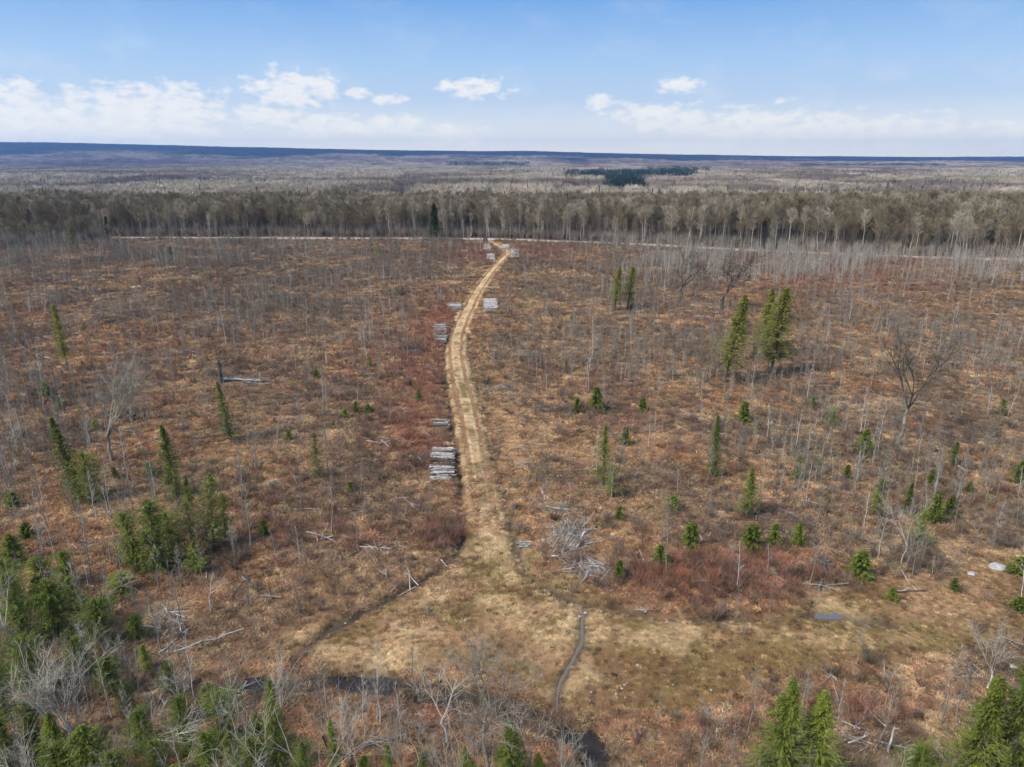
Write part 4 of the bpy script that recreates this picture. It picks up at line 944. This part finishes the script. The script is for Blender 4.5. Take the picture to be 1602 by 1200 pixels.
def rock(bx, by, wpx, lab, group=None, flat=.5):
    X, Y = G(bx, by); dep = Y*cP+CAM_H*sP; r = wpx*dep/F_PX/2; b = MB(); n1, n2 = 6, 9; V = []
    for i in range(n1+1):
        for j in range(n2):
            t = math.pi*i/n1; a = 2*math.pi*j/n2; k = r*(1+rng.normal()*.10); V.append((k*math.sin(t)*math.cos(a)*1.15, k*math.sin(t)*math.sin(a), k*flat*math.cos(t)*1.1))
    b.add(V, [(i*n2+j, (i+1)*n2+j, (i+1)*n2+(j+1) % n2, i*n2+(j+1) % n2) for i in range(n1) for j in range(n2)])
    link('rock', b.mesh('rock', [M_ROCK], smooth=False), None, (X, Y, hz(X, Y)+r*.12), label=lab, category='rock', group=group)
rock(1520, 895, 11, 'grey-white boulder left of the broad white rock'); rock(1562, 884, 22, 'broad flat white rock near the right edge', flat=.35); rock(1587, 1042, 13, 'pale flat rock beside the tallest corner spruce', flat=.3)
for a, b, s_ in [(907,964,5),(916,958,5),(918,982,3.5),(965,986,4),(997,1042,4.5)]: rock(a, b, s_, 'small white stone near the upper end of the wet rut', 'white stones by the wet rut')
for a, b, s_ in [(977,1074,4),(973,1080,3.5),(981,1071,3.5),(925,1087,4.5),(964,1089,4.5),(978,1095,3.5),(1112,1084,4.5),(1008,1130,4.5),(1016,1130,4),(1052,1075,3)]: rock(a, b, s_, 'small white stone in the grass between bog water and puddle', 'white stones in the lower grass')
for a, b, s_ in [(540,971,4),(496,1024,4),(675,953,3.5)]: rock(a, b, s_, 'small white stone along the faint left ditch', 'white stones along the left ditch')

# ============================================================ the car where the track meets the road
cx, cy = G(759.5, 379.5); car = link('parked_car', None, None, (cx, cy, hz(cx, cy)+.02), label='small black car parked where the track meets the gravel road', category='car')
car.rotation_euler.z = R(4)
def prism(prof, w0, w1, zsplit):
    """side outline (y,z) swept across the width, narrower above zsplit"""
    b = MB(); n = len(prof); V = []
    for s_ in (-1, 1):
        for (yy_, zz_) in prof: V.append((s_*(w0 if zz_ <= zsplit else w1)/2, yy_, zz_))
    f = [list(range(n-1, -1, -1)), list(range(n, 2*n))]+[(i, (i+1) % n, n+(i+1) % n, n+i) for i in range(n)]; b.add(V, f); return b
b = prism([(-2.3,.35),(-2.32,.75),(-2.2,1.0),(-1.95,1.62),(-1.6,1.72),(.1,1.74),(.4,1.68),(1.15,1.12),(2.1,1.0),(2.32,.75),(2.28,.35)], 1.86, 1.42, 1.13)
bo = link('body', b.mesh('body', [M_PAINT]), car)
g = MB(); g.add([(-.62,-2.185,1.08),(.62,-2.185,1.08),(.58,-2.0,1.56),(-.58,-2.0,1.56)], [(0,1,2,3)]); g.add([(-.66,1.12,1.17),(.66,1.12,1.17),(.6,.5,1.63),(-.6,.5,1.63)], [(1,0,3,2)])
me = MB(); me.add([(-.62,-2.20,1.06),(.62,-2.20,1.06),(.58,-2.02,1.56),(-.58,-2.02,1.56),(-.62,-2.15,1.06),(.62,-2.15,1.06),(.58,-1.97,1.56),(-.58,-1.97,1.56)], [(0,1,2,3),(7,6,5,4),(0,4,5,1),(3,2,6,7),(0,3,7,4),(1,5,6,2)]); link('rear_window', me.mesh('rear_window', [M_GLASS]), car)
me = MB(); me.add([(-.62,1.17,1.15),(.62,1.17,1.15),(.56,.48,1.66),(-.56,.48,1.66),(-.62,1.12,1.12),(.62,1.12,1.12),(.56,.43,1.63),(-.56,.43,1.63)], [(1,0,3,2),(4,5,6,7),(0,1,5,4),(2,3,7,6),(3,0,4,7),(1,2,6,5)]); link('windscreen', me.mesh('windscreen', [M_GLASS]), car)
for s_ in (-1, 1):
    me = MB(); me.box((s_*.835, -.6, 1.38), (.03, 2.0, .34)); o = link('side_window', me.mesh('side_window', [M_GLASS]), car); 
    for yy_ in (-1.45, 1.45):
        tw = MB(); tw.tube([(s_*.93-.11*s_-.1, yy_, .34), (s_*.93-.11*s_+.1, yy_, .34)], [.34, .34], 16); ww = link('wheel', tw.mesh('wheel', [M_TYRE]), car)
        rm = MB(); rm.tube([(s_*.93-.11*s_-.105, yy_, .34), (s_*.93-.11*s_+.105, yy_, .34)], [.2, .2], 12); link('rim', rm.mesh('rim', [M_RIM]), ww)
    me = MB(); me.box((s_*.78, -2.3, .92), (.22, .08, .2)); link('tail_light', me.mesh('tail_light', [M_RED]), car)
    me = MB(); me.box((s_*.7, 2.27, .8), (.34, .1, .16)); link('headlight', me.mesh('headlight', [M_RIM]), car)
me = MB(); me.box((0, -2.335, .6), (.5, .02, .13)); link('number_plate', me.mesh('number_plate', [M_PLATE]), car)

# ============================================================ the forest beyond the road
ftr = []
for i in range(10):
    tr, cr = slender_tree(16, .15 if i % 2 else .12, 62+2*i, (.12, .15, .18)[i % 3], .042, (.50, .36, .42, .6)[i % 4], 22, up=(1.0, 1.3, .8)[i % 3], round_=True)
    J = MB(); J.join(tr); J.join(cr, dm=1); ftr.append((tr, cr, J))
M_FT = [mat('forest trunk %s' % k, build=bark(a, b, .3)) for k, a, b in (('brown', (.14, .118, .09), (.25, .215, .17)), ('white', (.46, .43, .37), (.66, .62, .55)))]
M_FC = [mat('forest twigs %s' % k, build=bark(a, b, .05)) for k, a, b in (('brown', (.17, .135, .082), (.26, .21, .128)), ('pale', (.32, .275, .20), (.43, .37, .27)))]
x, y = wedge(235, 520, .115, .82, 20)
px, py = where(x, y)
edge_l = np.interp(px, [0, 120, 200, 260], [-42, -22, 2, 6])       # the wood comes forward of the road on the far left
m = (y > road_y(x)+np.maximum(edge_l, -42)) & (np.abs(y-road_y(x)) > 5.0); x, y = keep(x, y, m)
z = H(x, y); s = (.55+.50*rng.random(len(x)))*(.80+.40*fbm(x, y, 30, 3, 145))*(1+.12*sstep(340, 310, y)); px, py = P(x, y, z)
front = (y-road_y(x)); s = s*np.where(front < 14, .9, 1.0)*np.where(front < -5, .6, 1.0)
# pale species here and there; more on the right
pn = fbm(x, y, 45, 3, 141); ps = rng.random(len(x)) < (.10+.10*(front < 12)+.20*sstep(.5, .62, pn)+.2*sstep(1000, 1300, px)*sstep(.42, .55, pn)+.35*blob(px, py, 300, 370, 60, 12))
rz = rng.random(len(x))*6.283; vi = rng.integers(0, 10, len(x))
app = 17*s/y; inv = (px > 5) & (px < 1597); order = np.argsort(-np.where(inv, app, 0)*np.where(ps, 1.25, 1))[:290]; solo = np.zeros(len(x), bool); solo[order] = True
fmesh = {}
for i in np.nonzero(solo)[0]:
    k = int(ps[i]); key = (vi[i], k)
    if key not in fmesh: fmesh[key] = (ftr[vi[i]][0].mesh('forest_trunk', [M_FT[k]]), ftr[vi[i]][1].mesh('forest_crown', [M_FC[k]]))
    zn = 'at the left end of the wood beyond the gravel road' if px[i] < 420 else 'in the wood straight behind the track end' if px[i] < 1000 else 'in the wood behind the pale sapling stand'
    o = link('forest_tree', None, None, (x[i], y[i], z[i]-.1), label=('pale barked' if k else 'grey-brown')+' bare tree '+zn, category='bare tree', group=('pale' if k else 'brown')+' trees '+zn)
    o.rotation_euler.z = rz[i]; o.scale = (s[i],)*3
    link('trunk', fmesh[key][0], o); link('crown', fmesh[key][1], o)
m = ~solo
srcs = [ftr[i][2].mesh('wood_tree', [M_FT[k], M_FC[k]]) for k in (0, 1) for i in range(10)]
scatter('woods', srcs, x[m], y[m], z[m], rz[m], s[m], np.tile((.3,)*3, (m.sum(), 1)), 'bare brown and pale woods stretching back beyond the gravel road', 'woods', idx=vi[m]+10*ps[m].astype(int))
und = [shrub(3.6, 1.8, 90, .06).mesh('understorey', [M_TINT]) for _ in range(4)]
x, y = wedge(240, 380, .2, .82, 20); px, py = where(x, y); m = (y > road_y(x)+np.interp(px, [0, 120, 200, 260], [-45, -24, 4, 5])) & (np.abs(y-road_y(x)) > 4.5) & (y < road_y(x)+60); x, y = keep(x, y, m)
scatter('understorey', und, x, y, H(x, y), rng.random(len(x))*6.283, .7+.8*rng.random(len(x)), vary(np.tile((.24, .20, .155), (len(x), 1)), .25), 'grey brush filling the wood edge behind the gravel road', 'undergrowth')
# conifers inside that wood
dk = con_variants('dark'); dj = []
for i in range(4):
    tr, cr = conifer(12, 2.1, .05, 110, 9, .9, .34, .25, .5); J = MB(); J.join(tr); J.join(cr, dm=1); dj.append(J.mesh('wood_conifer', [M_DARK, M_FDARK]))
GRN = [(1258,372,28),(1268,380,30),(1290,374,30),(1300,384,32),(1312,380,34),(1322,386,30),(1334,382,30),(1345,388,26),(1366,392,26),(1240,378,20),(1195,372,22),(1100,368,16),(1540,396,24),(1575,398,20),(1480,392,18),(1400,392,18)]
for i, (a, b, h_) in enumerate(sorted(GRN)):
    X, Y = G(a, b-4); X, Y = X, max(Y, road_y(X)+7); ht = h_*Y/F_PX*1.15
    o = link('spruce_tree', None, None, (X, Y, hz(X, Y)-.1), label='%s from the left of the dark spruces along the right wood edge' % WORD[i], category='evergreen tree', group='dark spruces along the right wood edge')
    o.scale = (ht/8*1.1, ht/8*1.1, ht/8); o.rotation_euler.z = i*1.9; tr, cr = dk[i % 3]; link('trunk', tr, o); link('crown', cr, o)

# ============================================================ far forest over the valley
def canopy(n, size, tris, Hc=15, tw=.34, tl=2.6, trunks=True):
    b = MB()
    for _ in range(n):
        cx_, cy_ = (rng.random(2)-.5)*size; h_ = Hc*(.8+.35*rng.random()); cr_ = 2.0+1.2*rng.random()
        v = rng.normal(size=(tris, 3)); v /= np.linalg.norm(v, axis=1)[:, None]; rr = rng.random((tris, 1))**.4
        c = np.array((cx_, cy_, h_*.68))+v*rr*np.array((cr_, cr_, h_*.30)); d = unit2(v*np.array((.6, .6, .2))+np.array((0, 0, .9))+rng.normal(size=(tris, 3))*.25)
        b.blades(c, c+d*tl*(.6+.6*rng.random((tris, 1))), tw)
        if trunks: b.blades([(cx_, cy_, -1)], [(cx_+rng.normal()*.3, cy_, h_*.95)], .5)
    return b
can1 = [canopy(13, 20, 46).mesh('canopy', [M_CAN]) for _ in range(5)]
can2 = [canopy(44, 42, 20, 15, .6, 3.4, False).mesh('canopy_far', [M_CAN]) for _ in range(4)]
x, y = wedge(500, 2600, 1/330., .80, 40); x2, y2 = wedge(2600, 8300, 1/1250., .78, 60)
def bright(x, y): return vary(forest_tint(x, y)*1.2, .3, .04)
scatter('valley_forest', can1, x, y, H(x, y), rng.random(len(x))*6.283, .85+.3*rng.random(len(x)), bright(x, y), 'bare grey and tan forest filling the valley beyond the wood', 'forest')
scatter('distant_forest', can2, x2, y2, H(x2, y2), rng.random(len(x2))*6.283, .85+.4*rng.random(len(x2)), bright(x2, y2), 'distant forest covering the flats and the long blue ridge', 'forest')
# conifer stands: strips at given places plus scattered single trees
cp = MB(); 
def coni_patch(n, size, tris=26):
    b = MB()
    for _ in range(n):
        cx_, cy_ = (rng.random(2)-.5)*size; h_ = 15*(.7+.5*rng.random()); t = rng.random((tris, 1)); a = rng.random(tris)*6.283
        rad = 2.3*(1-t[:, 0])*(.6+.5*rng.random(tris)); c = np.stack([cx_+np.cos(a)*rad*.3, cy_+np.sin(a)*rad*.3, 1+h_*t[:, 0]], 1)
        e = np.stack([cx_+np.cos(a)*rad*1.25, cy_+np.sin(a)*rad*1.25, .2+h_*t[:, 0]-.3], 1); b.blades(c, e, 1.0)
        b.blades(np.array([(cx_, cy_, h_*.5)]*3), np.array([(cx_, cy_, h_*1.08)]*3), 1.0)
    return b
c1 = [coni_patch(1, .1, 60).mesh('conifer_one', [M_TINT]) for _ in range(4)]; cpm = [coni_patch(14, 20, 30).mesh('conifer_patch', [M_TINT]) for _ in range(3)]
def far_at(px, py, zc=-12):
    u, v = (px-CXP)/F_PX, (CYP-py)/F_PX; Y = np.geomspace(560, 9000, 400); t = Y/(cP+v*sP)
    z = CAM_H+t*(-sP+v*cP); X = u*t; hit = np.nonzero(z < H(X, Y)+13)[0]
    i = hit[0] if len(hit) else 399
    return np.array((X[i], Y[i]))
XX, YY = [], []
for (cx0, cx1, py0, py1, n) in [(700,828,254.5,260,420),(925,1085,267,276,300),(952,1002,276,292,110),(1130,1215,249.5,251.5,120),(1255,1480,258,260.5,420),(1050,1110,262,268,60),(880,930,268,276,40),(1000,1080,262,268,80)]:
    a = cx0+(cx1-cx0)*rng.random(n); b = py0+(py1-py0)*rng.random(n); g = np.array([far_at(i, j) for i, j in zip(a, b)]); XX.append(g[:, 0]); YY.append(g[:, 1])
x = np.concatenate(XX); y = np.minimum(np.concatenate(YY), 9000)
scatter('conifer_stands', cpm, x, y, H(x, y), rng.random(len(x))*6.283, 1.15+.35*rng.random(len(x)), vary(np.tile((.028, .05, .03), (len(x), 1)), .2), 'dark evergreen stands standing out in the valley forest', 'evergreen forest')
x, y = wedge(420, 3200, 1/1300., .8, 20); m = rng.random(len(x)) < sstep(.48, .66, fbm(x, y, 260, 3, 151)); x, y = keep(x, y, m)
xb = []; 
for (a, b, rx, ry, n) in [(1200,318,170,4,70),(960,308,120,3,30),(1290,312,60,3,25),(100,282,120,5,30),(900,280,80,8,30),(1500,285,100,6,40)]:
    q = rng.normal(size=(n, 2))*.6; g = np.array([far_at(a+i*rx, b+j*ry, 8) for i, j in q]); xb.append(g)
xb = np.concatenate(xb); x = np.concatenate([x, xb[:, 0]]); y = np.concatenate([y, xb[:, 1]])
scatter('lone_conifers', c1, x, y, H(x, y), rng.random(len(x))*6.283, (.9+.45*rng.random(len(x)))*np.where(y < 650, .72, 1.0), vary(np.tile((.03, .055, .03), (len(x), 1)), .25), 'single dark evergreens dotted through the valley forest', 'evergreen trees')

# ============================================================ haze
hb = MB(); zt, zb = 300.0, -110.0; hb.box((0, 5700, (zt+zb)/2), (24000, 12000, zt-zb))
hm = bpy.data.materials.new('haze'); hm.use_nodes = True; t = NT(hm.node_tree); o = t.n('ShaderNodeOutputMaterial'); v = t.n('ShaderNodeVolumePrincipled')
v.inputs['Color'].default_value = (.27, .52, 1.0, 1); v.inputs['Density'].default_value = .000066; v.inputs['Anisotropy'].default_value = .2
t.put(o.inputs['Volume'], v.outputs[0])
link('haze', hb.mesh('haze', [hm]), kind='stuff', label='thin blue haze over the whole landscape', category='haze')
